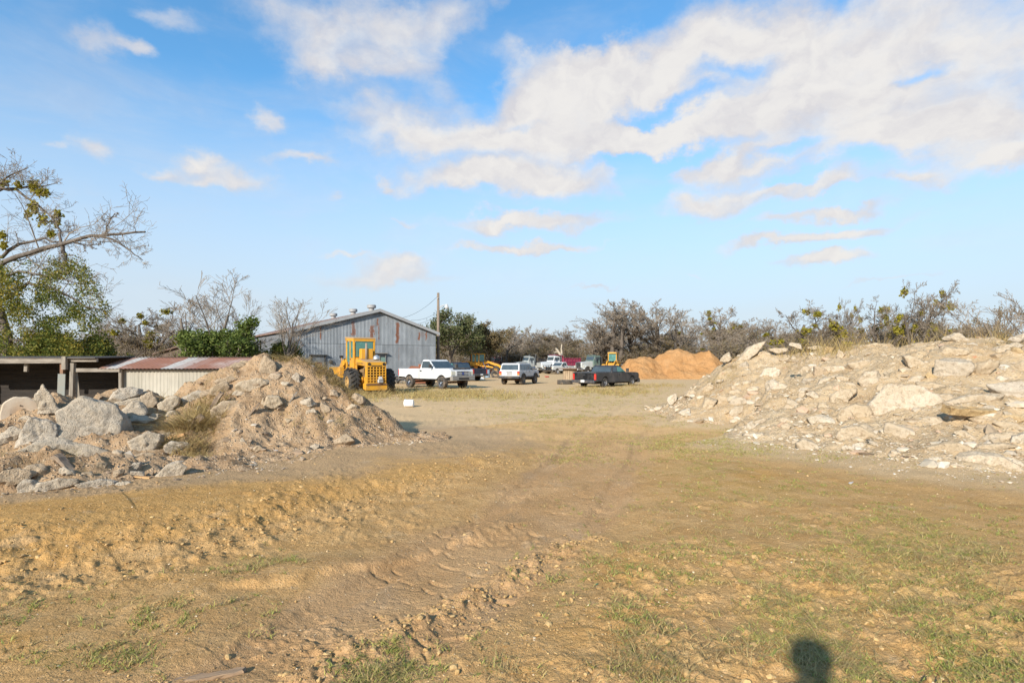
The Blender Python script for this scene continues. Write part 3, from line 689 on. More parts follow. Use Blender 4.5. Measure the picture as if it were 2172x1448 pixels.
# the many in-between chunks: each its own thing, described by the big piece it lies beside
ANCH = [(194,900,'the huge grey slab'),(36,880,'the sawn round block'),(327,813,'the pale wedge slab'),(306,940,'the squarish grey boulder'),(110,1027,'the timber foot slab'),(566,780,'the upright mound top block'),(538,815,'the wide pale mound slab'),(579,852,'the square mound chunk'),(724,934,'the large dirt lump'),
 (1914,862,'the huge white boulder'),(2015,787,'the big rounded grey boulder'),(2076,876,'the tan stone beam'),(2092,982,'the large toe boulder'),(1741,894,'the lens shaped boulder'),(1771,785,'the overhanging slab'),(1591,748,'the leaning diagonal slab'),(1505,857,'the boxy boulder'),(1585,809,'the round pale boulder'),(1816,921,'the big flat toe slab'),(1755,746,'the orange tan block')]
DIRN = ['right of','above right of','above','above left of','left of','below left of','below','below right of']
used = set(q[7] for q in L)
def fillers(n, seed, box, smin, smax, mats, word):
    r = np.random.default_rng(seed); c = 0
    for tr in range(n*8):
        if c >= n: break
        px, py = r.uniform(box[0], box[1]), r.uniform(box[2], box[3]); y = hit(px, py)
        if y is None: continue
        X = (px-CX)/FPX*y
        if max(float(left_h(np.array(X), np.array(y), False)), float(right_h(np.array(X), np.array(y), False))) < .02: continue
        w = smin+(smax-smin)*r.random()**2.2; h = w*r.uniform(.4, .85)
        if any(abs(px-q[0])/(w+q[2]) < .42 and abs(py-q[1])/(h+q[3]) < .42 for q in TAKEN): continue
        a = min(ANCH, key=lambda q: (q[0]-px)**2+(2*(q[1]-py))**2); dx, dy = px-a[0], a[1]-py; k = int(round(math.degrees(math.atan2(dy, dx))/45)) % 8; dist = math.hypot(dx, dy)
        kind = ('chunk','slab','block')[int(r.integers(0, 3))]; size = 'small' if w < smin+.22*(smax-smin) else ('middling' if w < smin+.55*(smax-smin) else 'larger')
        lab = f"{size} {word} {kind if kind != 'chunk' else 'stone'} {'close' if dist < 70 else ('a little way' if dist < 125 else 'well')} {DIRN[k]} {a[2]}"
        if lab in used: continue
        used.add(lab); TAKEN.append((px, py, w, h)); c += 1
        rock(1000+seed*200+c, px, py, w, h, r.uniform(-38, 38), kind, mats[int(r.integers(0, len(mats)))], lab)
TAKEN = [(q[0], q[1], q[2], q[3]) for q in L]
fillers(36, 1, (0, 420, 800, 1040), 22, 78, 'ggbgb', 'grey')
fillers(12, 2, (430, 800, 790, 955), 9, 30, 'bbgc', 'brown')
fillers(34, 3, (1440, 2172, 740, 1000), 22, 78, 'ccwcwg', 'pale')
fillers(14, 4, (1600, 2172, 870, 1000), 26, 74, 'cwwc', 'cream')
# sawn round block at the left edge
def sawn():
    y = hit(36, 885); s = y/FPX; c = P(30, 880, y)
    t = empty('sawn_stone_block', c+Vector((0, .1, 0)), R(20), 'thick round stone block with a flat sawn pale face at the left edge', 'stone block', 'broken concrete in the rubble heaps')
    t['kind'] = 'thing'
    v, f = rock_shape(901, (1, 1, 1), 'chunk', 4); r0 = np.random.default_rng(4)
    n = 40; V = []; F = []
    prof = [(-.62, .80), (-.5, .92), (-.2, .97), (0, .98), (.12, 1.0)]
    for j, (x, q) in enumerate(prof):
        for k in range(n):
            a = 2*math.pi*k/n; q2 = q*(1+.10*math.sin(2*a+.6)+.07*math.sin(3*a+1)+.02*math.sin(9*a+j))
            V.append((x*.62, math.cos(a)*.30*q2*.9, math.sin(a)*.36*q2))
    for j in range(len(prof)-1):
        for k in range(n): F.append((j*n+k, j*n+(k+1) % n, (j+1)*n+(k+1) % n, (j+1)*n+k))
    o = mesh_np('side', np.array(V), [np.array(F)], RM['b'], t, smooth=True)
    ring = np.array(V[-n:]); ctr = ring.mean(0); V2 = [ctr]+[ctr+(p-ctr)*g+np.array((.012 if g < .95 else 0, 0, 0)) for g in (.5, .93, 1.0) for p in ring]
    F3 = [(0, 1+k, 1+(k+1) % n) for k in range(n)]; F4 = [(1+j*n+k, 1+(j+1)*n+k, 1+(j+1)*n+(k+1) % n, 1+j*n+(k+1) % n) for j in range(2) for k in range(n)]
    m, nt, b = newmat('sawn_face'); p = nt.obj(); q = nt.noise(p, 3.0, 5, .6)
    cc = nt.mix(nt.ramp(nt.vmath('LENGTH', nt.vmath('MULTIPLY', p, (0,1.4,.9))), .05, .28), C4((.50,.34,.21)), C4((.56,.45,.33)))
    nt.put(b.inputs['Base Color'], nt.mix(nt.ramp(q, .4, .75, 0, .5), cc, C4((.40,.27,.17)))); b.inputs['Roughness'].default_value = .9
    nt.put(b.inputs['Normal'], nt.bump(nt.noise(p, 30, 4, .6), .3, .01))
    mesh_np('sawn_face', np.array(V2), [np.array(F3), np.array(F4)], m, t, smooth=False)
    for yy, zz in ((.02,.16),(-.11,-.0),(.03,-.17)):
        MB().cyl((.083, yy, zz), (.1, yy, zz), .012, n=8).build('drill_hole', paint('hole_dark', (.03,.02,.015), .9, 0), t)
    t.rotation_euler = (0, R(-6), R(-48)); return t
sawn()

# ------------------------------------------------------------------ loose fragments nobody could count
def scatter_chips(name, pts, sizes, mat, seed, label, cat, flat=.7):
    r = np.random.default_rng(seed); d, f = ico(1); n = len(pts); nv = len(d)
    base = []
    for k in range(24):
        N = r.normal(size=(9, 3)); N /= np.linalg.norm(N, axis=1)[:, None]; D = r.uniform(.55, .9, 9); kk = d @ N.T
        rad = np.where(kk > .05, D/np.maximum(kk, .05), 9).min(1); base.append(d*np.minimum(rad, 1.3)[:, None])
    base = np.array(base); pick = r.integers(0, 24, n)
    V = base[pick]*np.stack([r.uniform(.7, 1.35, n), r.uniform(.7, 1.2, n), r.uniform(.45, 1, n)*flat], 1)[:, None, :]*(sizes[:, None, None]/2)
    a = r.uniform(0, 6.28, n); ca, sa = np.cos(a), np.sin(a); t = r.normal(0, .4, n); ct, stt = np.cos(t), np.sin(t)
    X, Y, Z = V[..., 0], V[..., 1], V[..., 2]
    Y, Z = Y*ct[:, None]-Z*stt[:, None], Y*stt[:, None]+Z*ct[:, None]
    X, Y = X*ca[:, None]-Y*sa[:, None], X*sa[:, None]+Y*ca[:, None]
    V = np.stack([X, Y, Z], -1)+pts[:, None, :]
    Fc = f[None]+(np.arange(n)*nv)[:, None, None]
    o = mesh_np(name, V.reshape(-1, 3), [Fc.reshape(-1, 3)], mat, smooth=False, attrs={'rnd': ('POINT', np.repeat(r.random(n), nv))})
    return tag(o, label, cat, kind='stuff')
def chip_mat(name, cols):
    m, nt, b = newmat(name); a = nt.attr('rnd'); p = nt.pos()
    rp = nt.new('ShaderNodeValToRGB'); rp.color_ramp.interpolation = 'CONSTANT'; e = rp.color_ramp.elements
    while len(e) < len(cols): e.new(.5)
    for k, c in enumerate(cols): e[k].position = k/len(cols); e[k].color = C4(c)
    nt.put(rp.inputs[0], a); n = nt.noise(p, 30, 4, .7)
    nt.put(b.inputs['Base Color'], nt.mix(nt.ramp(n, .35, .75, 0, .6), rp.outputs[0], nt.mix(.5, rp.outputs[0], C4((.2,.14,.09)))))
    b.inputs['Roughness'].default_value = .95; b.inputs['Specular IOR Level'].default_value = 0; nt.put(b.inputs['Normal'], nt.bump(n, .6, .01)); return m
def heap_points(fn, n, box, seed, lo=-.03, bias=None):
    r = np.random.default_rng(seed); x = r.uniform(box[0], box[1], n*8); y = r.uniform(box[2], box[3], n*8); h = fn(x, y)
    k = h > lo
    if bias is not None: k &= r.random(len(x)) < bias(x, y, h)
    x, y, h = x[k][:n], y[k][:n], h[k][:n]
    return np.stack([x, y, np.maximum(h, g_height(x, y))], 1)
rr = np.random.default_rng(99)
pts = heap_points(left_h, 3400, (-13, -1.8, 6.4, 13.5), 1, -.04, lambda x, y, h: .35+.65*np.clip(1-h, 0, 1))
sz = np.clip(.028*rr.pareto(2.2, len(pts))+.02, .02, .22)
scatter_chips('rubble', pts, sz, chip_mat('left_chips', [(.36,.27,.19),(.42,.34,.25),(.30,.21,.14),(.47,.40,.32),(.34,.25,.17),(.25,.18,.12)]), 2, 'small broken fragments strewn over the left mound', 'rubble')
pts = heap_points(right_h, 7500, (5, 15, 7, 22), 3, -.10, lambda x, y, h: .3+.7*np.clip(1.1-h, 0, 1))
sz = np.clip(.04*rr.pareto(2.1, len(pts))+.022, .02, .34)
scatter_chips('rubble', pts, sz, chip_mat('right_chips', [(.54,.45,.33),(.48,.38,.26),(.58,.51,.40),(.44,.34,.23),(.53,.44,.33),(.36,.27,.18),(.48,.33,.22),(.46,.38,.28)]), 4, 'small pale fragments strewn over the right heap', 'rubble')
# clods of soil pushed up by the grader and loose gravel
r = np.random.default_rng(12)
def along(pl, n, wd, off=0):
    P2 = np.array(pl, float); i = r.integers(0, len(P2)-1, n); t = r.random(n)[:, None]; q = P2[i]*(1-t)+P2[i+1]*t
    dv = P2[i+1]-P2[i]; dv /= np.linalg.norm(dv, axis=1)[:, None]; nr = np.stack([-dv[:, 1], dv[:, 0]], 1)
    return q+nr*(off+r.normal(0, wd, n))[:, None]
xy = np.vstack([along(BERM[1:8], 5200, .30, -.30), along(BERM[1:8], 1200, .4, .2), along(RIDGE, 3200, .10), along(RIDGE, 700, .28, -.3),
                np.stack([r.uniform(-.4, 3.6, 4200), r.uniform(2.9, 5.2, 4200)], 1), np.stack([r.uniform(-6, 7, 3000), 3+9*r.random(3000)**1.5], 1)])
k = (xy[:, 1] > 2.7); xy = xy[k]
sz = np.clip(.0055*r.pareto(1.9, len(xy))+.006, .006, .048)
scatter_chips('soil_clods', np.c_[xy, g_height(xy[:, 0], xy[:, 1])+sz*.12], sz, chip_mat('clod_soil', [(.47,.30,.125),(.42,.26,.105),(.52,.345,.155),(.34,.21,.095),(.45,.29,.13)]), 5, 'crumbly clods of tan soil along the berm and tracks', 'soil clods', .8)
xy = np.stack([r.uniform(-6, 6.5, 15000), 2.9+6*r.random(15000)**1.6], 1); sz = np.clip(.004*r.pareto(2.2, len(xy))+.004, .004, .022)
scatter_chips('soil_crumbs', np.c_[xy, g_height(xy[:, 0], xy[:, 1])+sz*.1], sz, chip_mat('crumb_soil', [(.48,.31,.14),(.36,.225,.10),(.56,.40,.22),(.26,.16,.08),(.62,.50,.34),(.43,.28,.13)]), 8, 'fine crumbs and grit scattered over the near soil', 'soil crumbs', .8)
xy = np.stack([r.uniform(4, 9.5, 3600), r.uniform(6.6, 13, 3600)], 1); k = (right_h(xy[:, 0], xy[:, 1]) > -.55*r.random(len(xy))**.5-.05); xy = xy[k]
sz = np.clip(.012*r.pareto(2, len(xy))+.01, .01, .07)
scatter_chips('gravel', np.c_[xy, g_height(xy[:, 0], xy[:, 1])+.003], sz, chip_mat('toe_gravel', [(.55,.46,.35),(.46,.37,.27),(.6,.54,.45),(.4,.31,.22)]), 6, 'pale gravel spread in front of the right heap', 'gravel')
# ------------------------------------------------------------------ grass and dry weeds
def blades(name, roots, hts, wd, lean, seed, mat, label, cat, segs=2, rnd=None, dry=None):
    """curved tapering blades, one strip each"""
    r = np.random.default_rng(seed); n = len(roots); a = r.uniform(0, 6.283, n)
    dirx, diry = np.cos(a), np.sin(a); f = r.uniform(0, 6.283, n); wx, wy = np.cos(f), np.sin(f)
    L = lean*r.uniform(.3, 1.6, n); V = []; 
    for j in range(segs+1):
        t = j/segs; hgt = hts*(t-.28*t*t*np.minimum(L, 1.6)); out = hts*L*t*t*.9+hts*.15*t
        c = roots+np.stack([dirx*out, diry*out, hgt], 1); w = (wd*(1-t*.9))[:, None]*np.stack([wx, wy, wx*0], 1)
        V += [c-w, c+w]
    V = np.stack(V, 1); b = (np.arange(n)*(2*(segs+1)))[:, None]
    F = np.concatenate([b+np.array([[2*j, 2*j+1, 2*j+3, 2*j+2]]) for j in range(segs)])
    k = 2*(segs+1)
    o = mesh_np(name, V.reshape(-1, 3), [F], mat, attrs={'rnd': ('POINT', np.repeat(r.random(n) if rnd is None else rnd, k)), 'dry': ('POINT', np.repeat(dry if dry is not None else np.zeros(n), k))})
    return tag(o, label, cat, kind='stuff')
def grass_mat():
    m, nt, b = newmat('grass_blade'); a = nt.attr('rnd'); d = nt.attr('dry')
    g = nt.mix(a, C4((.15,.185,.035)), C4((.35,.315,.085))); s = nt.mix(a, C4((.42,.31,.13)), C4((.27,.175,.075)))
    nt.put(b.inputs['Base Color'], nt.mix(d, g, s)); b.inputs['Roughness'].default_value = .7; b.inputs['Specular IOR Level'].default_value = .2; return m
GM = grass_mat()
def tuft_field(n, seed, y0, y1, which, power=1.0):
    """tuft roots drawn from the surveyed growth map"""
    r = np.random.default_rng(seed); out = np.zeros((0, 2)); tries = 0
    while len(out) < n and tries < 40:
        v = 1/r.uniform(1/y1, 1/y0, 60000); u = r.uniform(-1.15, 1.15, 60000); x = u*v
        z = zones(x, v); m = np.clip((z[which]*1.1)*(.22+1.5*sst(.40, .64, fb2(x*2.6, v*2.6, 4, 201)))-.04, 0, 1)*(terr(x, v) < g_height(x, v)+.12)
        out = np.vstack([out, np.stack([x, v], 1)[r.random(60000) < m*power*.35]]); tries += 1
    return out[:n]
def tufts(ctr, per, spread, seed):
    r = np.random.default_rng(seed); c = np.repeat(ctr, per, 0); c = c+r.normal(0, 1, c.shape)*np.repeat(spread, per)[:, None]
    return np.c_[c, g_height(c[:, 0], c[:, 1])-.004]
r = np.random.default_rng(301)
c = tuft_field(3600, 302, 2.9, 14, 'green'); per = 9; rt = tufts(c, per, .008+.024*r.random(len(c)), 303); n = len(rt)
dr = np.repeat((r.random(len(c)) < .30)*1.0, per)*r.uniform(.5, 1, n)+(r.random(n) < .22)*.7
blades('grass', rt, r.uniform(.016, .058, n), .003+.002*r.random(n), 1.5, 304, GM, 'thin green grass tufts growing through the bare soil', 'grass', dry=np.clip(dr, 0, 1))
c = tuft_field(3000, 312, 10, 46, 'green'); per = 9; rt = tufts(c, per, .05+.10*r.random(len(c)), 313); n = len(rt)
blades('grass', rt, r.uniform(.025, .07, n)*np.clip(rt[:, 1]/20, .7, 1.5), .005+.005*r.random(n), 1.3, 314, GM, 'yellow green grass patches farther out in the yard', 'grass', dry=np.clip(r.uniform(.0, .85, n), 0, 1))
c = tuft_field(650, 322, 2.9, 12, 'straw'); per = 7; rt = tufts(c, per, .03+.05*r.random(len(c)), 323); n = len(rt)
blades('dry_grass', rt, r.uniform(.03, .13, n), .0018+.0012*r.random(n), 2.2, 324, GM, 'matted dead straw lying on the near ground', 'dry grass', segs=3, dry=np.full(n, 1.0))
c = tuft_field(800, 332, 24, 46, 'straw'); per = 14; rt = tufts(c, per, .08+.12*r.random(len(c)), 333); n = len(rt)
blades('dry_grass', rt, r.uniform(.10, .38, n), .006+.005*r.random(n), 1.0, 334, GM, 'dry weeds around the parked machines', 'dry grass', segs=3, dry=np.clip(r.uniform(.5, 1.3, n), 0, 1))
# long weeds by the loader wheels
def clump(px, py, y, rad, n, h, seed, lean=.8, wd=.006):
    r = np.random.default_rng(seed); X = (px-CX)/FPX*y
    a = r.uniform(0, 6.283, n); q = rad*np.sqrt(r.random(n)); x = X+q*np.cos(a); yy = y+q*np.sin(a)*.7
    return np.c_[x, yy, terr(x, yy)-.02], r.uniform(.45, 1, n)*h, np.full(n, wd)*r.uniform(.6, 1.2, n)
def weeds(name, specs, seed, label, dryv=(.9, 1.0), lean=.9, segs=4, cat='dry weeds'):
    R_, H_, W_ = zip(*[clump(*s[:6], seed+i, wd=s[6] if len(s) > 6 else .005) for i, s in enumerate(specs)])
    R_ = np.vstack(R_); H_ = np.concatenate(H_); W_ = np.concatenate(W_); r = np.random.default_rng(seed)
    return blades(name, R_, H_, W_, lean, seed, GM, label, cat, segs=segs, dry=r.uniform(*dryv, len(R_)))
weeds('dry_weeds', [(790,830,30.5,.9,150,.75,.008),(820,830,31,.9,110,.8,.008),(740,838,29.5,.9,110,.6,.008),(770,835,30,1.2,200,.5,.008)], 401, 'tall dead weeds around the rear of the yellow loader')
weeds('dry_weeds', [(640,790,13.0,.55,700,.34,.004),(680,800,12.9,.5,650,.36,.004),(710,815,12.8,.45,420,.3,.004),(735,845,12.7,.4,260,.28,.004),(770,870,12.7,.35,200,.22,.004),(800,900,12.7,.35,200,.18,.004),(600,780,13.1,.35,160,.3,.004)], 411, 'matted straw weeds over the right crest of the left mound', lean=1.7)
weeds('dry_weeds', [(700,880,11.6,.3,160,.3,.004),(640,890,11.4,.5,160,.25,.004),(580,870,11.6,.4,60,.2,.003)], 417, 'thin dead roots hanging on the mound face', lean=1.8)
weeds('dry_weeds', [(405,838,11.0,.45,700,.55,.006),(425,850,10.9,.45,700,.55,.006),(390,870,10.3,.4,560,.5,.006),(440,840,11.6,.4,360,.5,.006),(350,815,11.6,.5,140,.42,.004),(460,815,12.1,.4,160,.4,.004),(415,890,9.9,.35,260,.3,.004)], 421, 'tangle of dry brush in the gap between left rubble and mound', lean=1.6)
weeds('dry_weeds', [(60,970,8.0,.55,420,.22,.003),(120,985,7.9,.5,380,.22,.003),(160,1000,7.8,.35,160,.2,.003)], 431, 'dead grass on the low bank at the left edge', lean=1.9)
weeds('dry_weeds', [(1660,745,18.6,.5,60,.5,.005),(1700,745,18.4,.6,90,.75,.006),(1730,740,17.9,.5,80,.85,.006),(1765,740,17.3,.5,90,.9,.006),(1800,738,17.0,.45,60,.85,.006),(1745,750,17.6,1.2,300,.34,.005),(1800,750,16.9,.8,200,.34,.005)], 441, 'tall pale straw standing on the crest of the right heap', (.9, 1.0), lean=.55)
weeds('dry_weeds', [(1870,738,16.6,.5,40,.7,.005),(1920,740,16.2,.6,45,.8,.005),(1960,735,15.9,.5,35,.7,.005),(2010,712,15.4,.15,12,.95,.007),(1985,730,15.8,.4,30,.6,.005)], 451, 'sparse straw stalks in the middle of the right crest', lean=.6)
weeds('dry_weeds', [(2070,722,15.4,.5,50,.6,.005),(2110,722,15.0,.6,90,.7,.005),(2150,720,14.8,.5,50,.6,.005)], 455, 'straw fans on the crest near the right edge', lean=.75)
weeds('dry_weeds', [(1530,830,18.0,.45,240,.35,.004),(1545,815,18.4,.35,140,.3,.004),(1515,845,17.5,.35,120,.25,.004),(1560,775,19.2,.4,140,.25,.004),(2130,745,14.2,.4,140,.3,.004)], 461, 'dark dry twigs lying on the left flank of the right heap', (1.0, 1.6), lean=1.8)
weeds('dry_weeds', [(1345,820,42.2,.7,110,.5,.008),(1300,822,39.5,.8,70,.3,.008),(1245,823,39,.8,60,.25,.008)], 471, 'dry weeds against the side of the dark pickup')
# ------------------------------------------------------------------ buildings
def metal_sheet(name, base, dark, rust, rustamt, streaks=(), panel=.8, lap=None, lapdark=.6, side=1.0):
    m, nt, b = newmat(name); p = nt.obj(); x, y, z = nt.sep(p)[:3]
    pid = nt.math('FLOOR', nt.math('DIVIDE', x, panel)); row = nt.math('GREATER_THAN', z, lap if lap else 99)
    wn = nt.new('ShaderNodeTexWhiteNoise', noise_dimensions='2D'); nt.put(wn.inputs['Vector'], nt.comb(pid, row, 0))
    c = nt.mix(nt.ramp(wn.outputs[0], .28, .36) if 'striped' in name else wn.outputs[0], C4(base), C4(dark))
    st = nt.noise(nt.vmath('MULTIPLY', p, (5, 5, .35)), 2.2, 6, .7)
    c = nt.mix(nt.ramp(st, .45, .75, 0, .55), c, C4([v*.6 for v in dark]))
    c = nt.mix(nt.ramp(nt.noise(p, .8, 5, .65), .45, .72, 0, .4), c, C4([min(.8, v*1.35) for v in base]))
    fr = nt.math('ABSOLUTE', nt.math('SUBTRACT', nt.math('FRACT', nt.math('DIVIDE', x, panel)), .5))
    c = nt.mix(nt.ramp(fr, .47, .495, 0, .5), c, C4([v*.45 for v in dark]))
    if lap: c = nt.mix(nt.ramp(nt.math('ABSOLUTE', nt.math('SUBTRACT', z, lap)), .06, .02, 0, lapdark), c, C4([v*.4 for v in dark]))
    n = nt.noise(nt.vmath('MULTIPLY', p, (3, 3, .8)), 1.3, 6, .65)
    if rustamt: c = nt.mix(nt.ramp(n, .66-rustamt*.35, .76-rustamt*.3), c, nt.mix(nt.noise(p, 9, 4, .7), C4(rust), C4([v*.55 for v in rust])))
    ed = nt.noise(nt.vmath('MULTIPLY', p, (2, 2, 1)), 2.6, 5, .7)
    for sx, zt, zb, wd, am in streaks:
        q = nt.math('SUBTRACT', nt.math('MULTIPLY_ADD', nt.math('SUBTRACT', ed, .5), wd*2.2, wd*.5), nt.math('ABSOLUTE', nt.math('SUBTRACT', x, sx)))
        vz = nt.math('MULTIPLY', nt.ramp(nt.math('MULTIPLY_ADD', ed, .5, z), zb+.2, zb+.45), nt.ramp(nt.math('MULTIPLY_ADD', ed, .3, z), zt+.2, zt))
        k = nt.math('MULTIPLY', nt.math('MULTIPLY', nt.ramp(q, 0, .05), vz), am)
        c = nt.mix(k, c, nt.mix(nt.noise(p, 7, 4, .7), C4((.23,.085,.04)), C4((.12,.045,.025))))
    nt.put(b.inputs['Base Color'], c); b.inputs['Metallic'].default_value = .08; nt.put(b.inputs['Roughness'], nt.ramp(n, .3, .7, .5, .75)); return m
def corr_wall(name, x0, x1, zfun, mat, parent, pitch=.16, amp=.022, z0=0, holes=()):
    """corrugated sheet standing in the local x-z plane"""
    n = int((x1-x0)/pitch*4); xs = np.linspace(x0, x1, n+1); yy = amp*np.sin(xs/pitch*2*math.pi)
    zt = np.array([zfun(v) for v in xs]); V = np.concatenate([np.c_[xs, yy, np.full(n+1, z0)], np.c_[xs, yy, zt]])
    i = np.arange(n); F = np.stack([i, i+1, i+n+2, i+n+1], 1)
    return mesh_np(name, V, [F], mat, parent)
def warehouse():
    A = np.array([-18.8, 48.0]); B = np.array([-7.55, 56.0]); wv = B-A; Wd = float(np.hypot(*wv)); ang = math.atan2(wv[1], wv[0])
    t = empty('warehouse', (A[0], A[1], 0), ang, 'large grey corrugated metal warehouse with rust streaks and three round roof vents', 'warehouse')
    rx = Wd*.571; EL, ER, RZ, LEN = 4.45, 4.72, 6.62, 24.0
    def roof(x): return EL+(RZ-EL)*x/rx if x < rx else RZ+(ER-RZ)*(x-rx)/(Wd-rx)
    def lx(px):                                            # wall coordinate seen at that photo column
        k = (px-CX)/FPX; s = (k*A[1]-A[0])/(wv[0]-k*wv[1]); return s*Wd
    def hz(px, py):
        k = (px-CX)/FPX; s = (k*A[1]-A[0])/(wv[0]-k*wv[1]); return CH-(py-HY)/FPX*(A[1]+s*wv[1])
    ST = []
    for px, yt, yb, wpx, am in ((680,688,721,4,.95),(749,680,714,7,.7),(751,697,712,9,.6),(789,689,716,9,.9),(801,674,692,5,.9),(804,690,722,3,.8),(843,683,729,6.5,1),(846,735,765,3,.35),(889,704,722,4.5,.95),(904,702,723,4,.9),(895,703,716,14,.25),(790,700,726,3,.7)):
        ST.append((lx(px), hz(px, yt), hz(px, yb), wpx/FPX*52*1.15, am))
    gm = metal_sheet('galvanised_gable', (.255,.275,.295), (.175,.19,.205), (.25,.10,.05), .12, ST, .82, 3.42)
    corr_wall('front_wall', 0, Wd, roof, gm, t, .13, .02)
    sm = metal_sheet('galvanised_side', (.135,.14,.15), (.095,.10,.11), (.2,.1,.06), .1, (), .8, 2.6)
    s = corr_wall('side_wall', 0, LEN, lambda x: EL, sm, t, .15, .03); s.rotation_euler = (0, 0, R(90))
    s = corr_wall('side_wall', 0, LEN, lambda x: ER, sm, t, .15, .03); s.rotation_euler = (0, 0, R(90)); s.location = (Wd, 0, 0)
    s = corr_wall('back_wall', 0, Wd, roof, gm, t, .15, .03); s.location = (0, LEN, 0)
    rm = metal_sheet('rusty_roof', (.30,.20,.14), (.24,.14,.095), (.24,.11,.06), .55, (), .9, None)
    r = MB(); o = .25; sl = (RZ-EL)/rx; sr = (RZ-ER)/(Wd-rx)
    r.prism([(-o, EL-o*sl+.02), (rx, RZ+.02), (rx, RZ+.10), (-o, EL-o*sl+.10)], -.28, LEN+.2)
    r.build('roof', rm, t)
    r = MB(); r.prism([(rx+.003, RZ+.02), (Wd+o, ER-o*sr+.02), (Wd+o, ER-o*sr+.10), (rx+.003, RZ+.10)], -.28, LEN+.2); r.build('roof', rm, t)
    tm = paint('trim_grey', (.33,.33,.33), .6, .3, (.2,.17,.14))
    for x0, z0, x1, z1 in ((-.3, EL-.08, rx, RZ+.0), (rx, RZ+.0, Wd+.3, ER-.13)):
        q = MB(); q.prism([(x0, z0-.16), (x1, z1-.16), (x1, z1+.12), (x0, z0+.12)], -.33, -.285); q.build('rake_trim', tm, t)
    vm = paint('vent_metal', (.30,.30,.30), .5, .25)
    for k in (1.2, 6.2, 12.5):
        q = MB(); q.lathe([(.26,0),(.26,.30),(.42,.32),(.43,.56),(.36,.62),(.02,.66)], (rx, k+.6, RZ+.02), 'Z', 20); q.build('roof_vent', vm, t, smooth=False)
    # low door with hood, window and small fittings
    dm = metal_sheet('door_sheet', (.19,.205,.22), (.15,.16,.17), (.2,.1,.06), .1, (), .5)
    x0, x1 = lx(662), lx(687); zt = hz(674, 754)
    q = MB(); q.box(((x0+x1)/2, -.06, zt/2), (x1-x0, .06, zt)); dd = q.build('door', dm, t)
    fr = paint('dark_frame', (.05,.05,.05), .7, .3)
    q = MB(); q.box(((x0+x1)/2, -.14, zt+.05), (x1-x0+.5, .26, .09)); q.box((x1+.06, -.07, zt/2), (.10, .1, zt)); q.box((x0-.06, -.07, zt/2), (.10, .1, zt)); q.build('door_frame', fr, dd)
    q = MB(); q.box(((lx(667)+lx(682))/2, -.10, hz(674, 768)/2), (lx(682)-lx(667), .03, hz(674, 768))); q.build('rust_panel', paint('dark_rust', (.12,.05,.04), .8, .3), dd)
    wx0, wx1 = lx(792), lx(817); wz0, wz1 = hz(805, 770), hz(805, 750)
    q = MB(); q.box(((wx0+wx1)/2, -.05, (wz0+wz1)/2), (wx1-wx0, .05, wz1-wz0)); ww = q.build('window', glass('window_dark', (.02,.022,.025)), t)
    q = MB(); q.box(((wx0+wx1)/2, -.16, wz1+.05), (wx1-wx0+.3, .3, .08))
    for xx in (wx0, wx0+(wx1-wx0)*.5, wx1): q.box((xx, -.09, (wz0+wz1)/2), (.06, .05, wz1-wz0))
    q.build('window_frame', paint('worn_frame', (.22,.20,.18), .8, .3), ww)
    q = MB(); q.box((wx0+(wx1-wx0)*.78, -.1, wz0+.3), ((wx1-wx0)*.38, .03, .5)); q.build('pane', paint('green_pane', (.16,.25,.21), .3, .2), ww)
    q = MB(); q.lathe([(.02,0),(.17,0),(.17,-.14),(.10,-.2),(.02,-.2)], (lx(701), -.02, hz(701, 767)), 'Y', 12); q.build('wall_fan', fr, t)
warehouse()

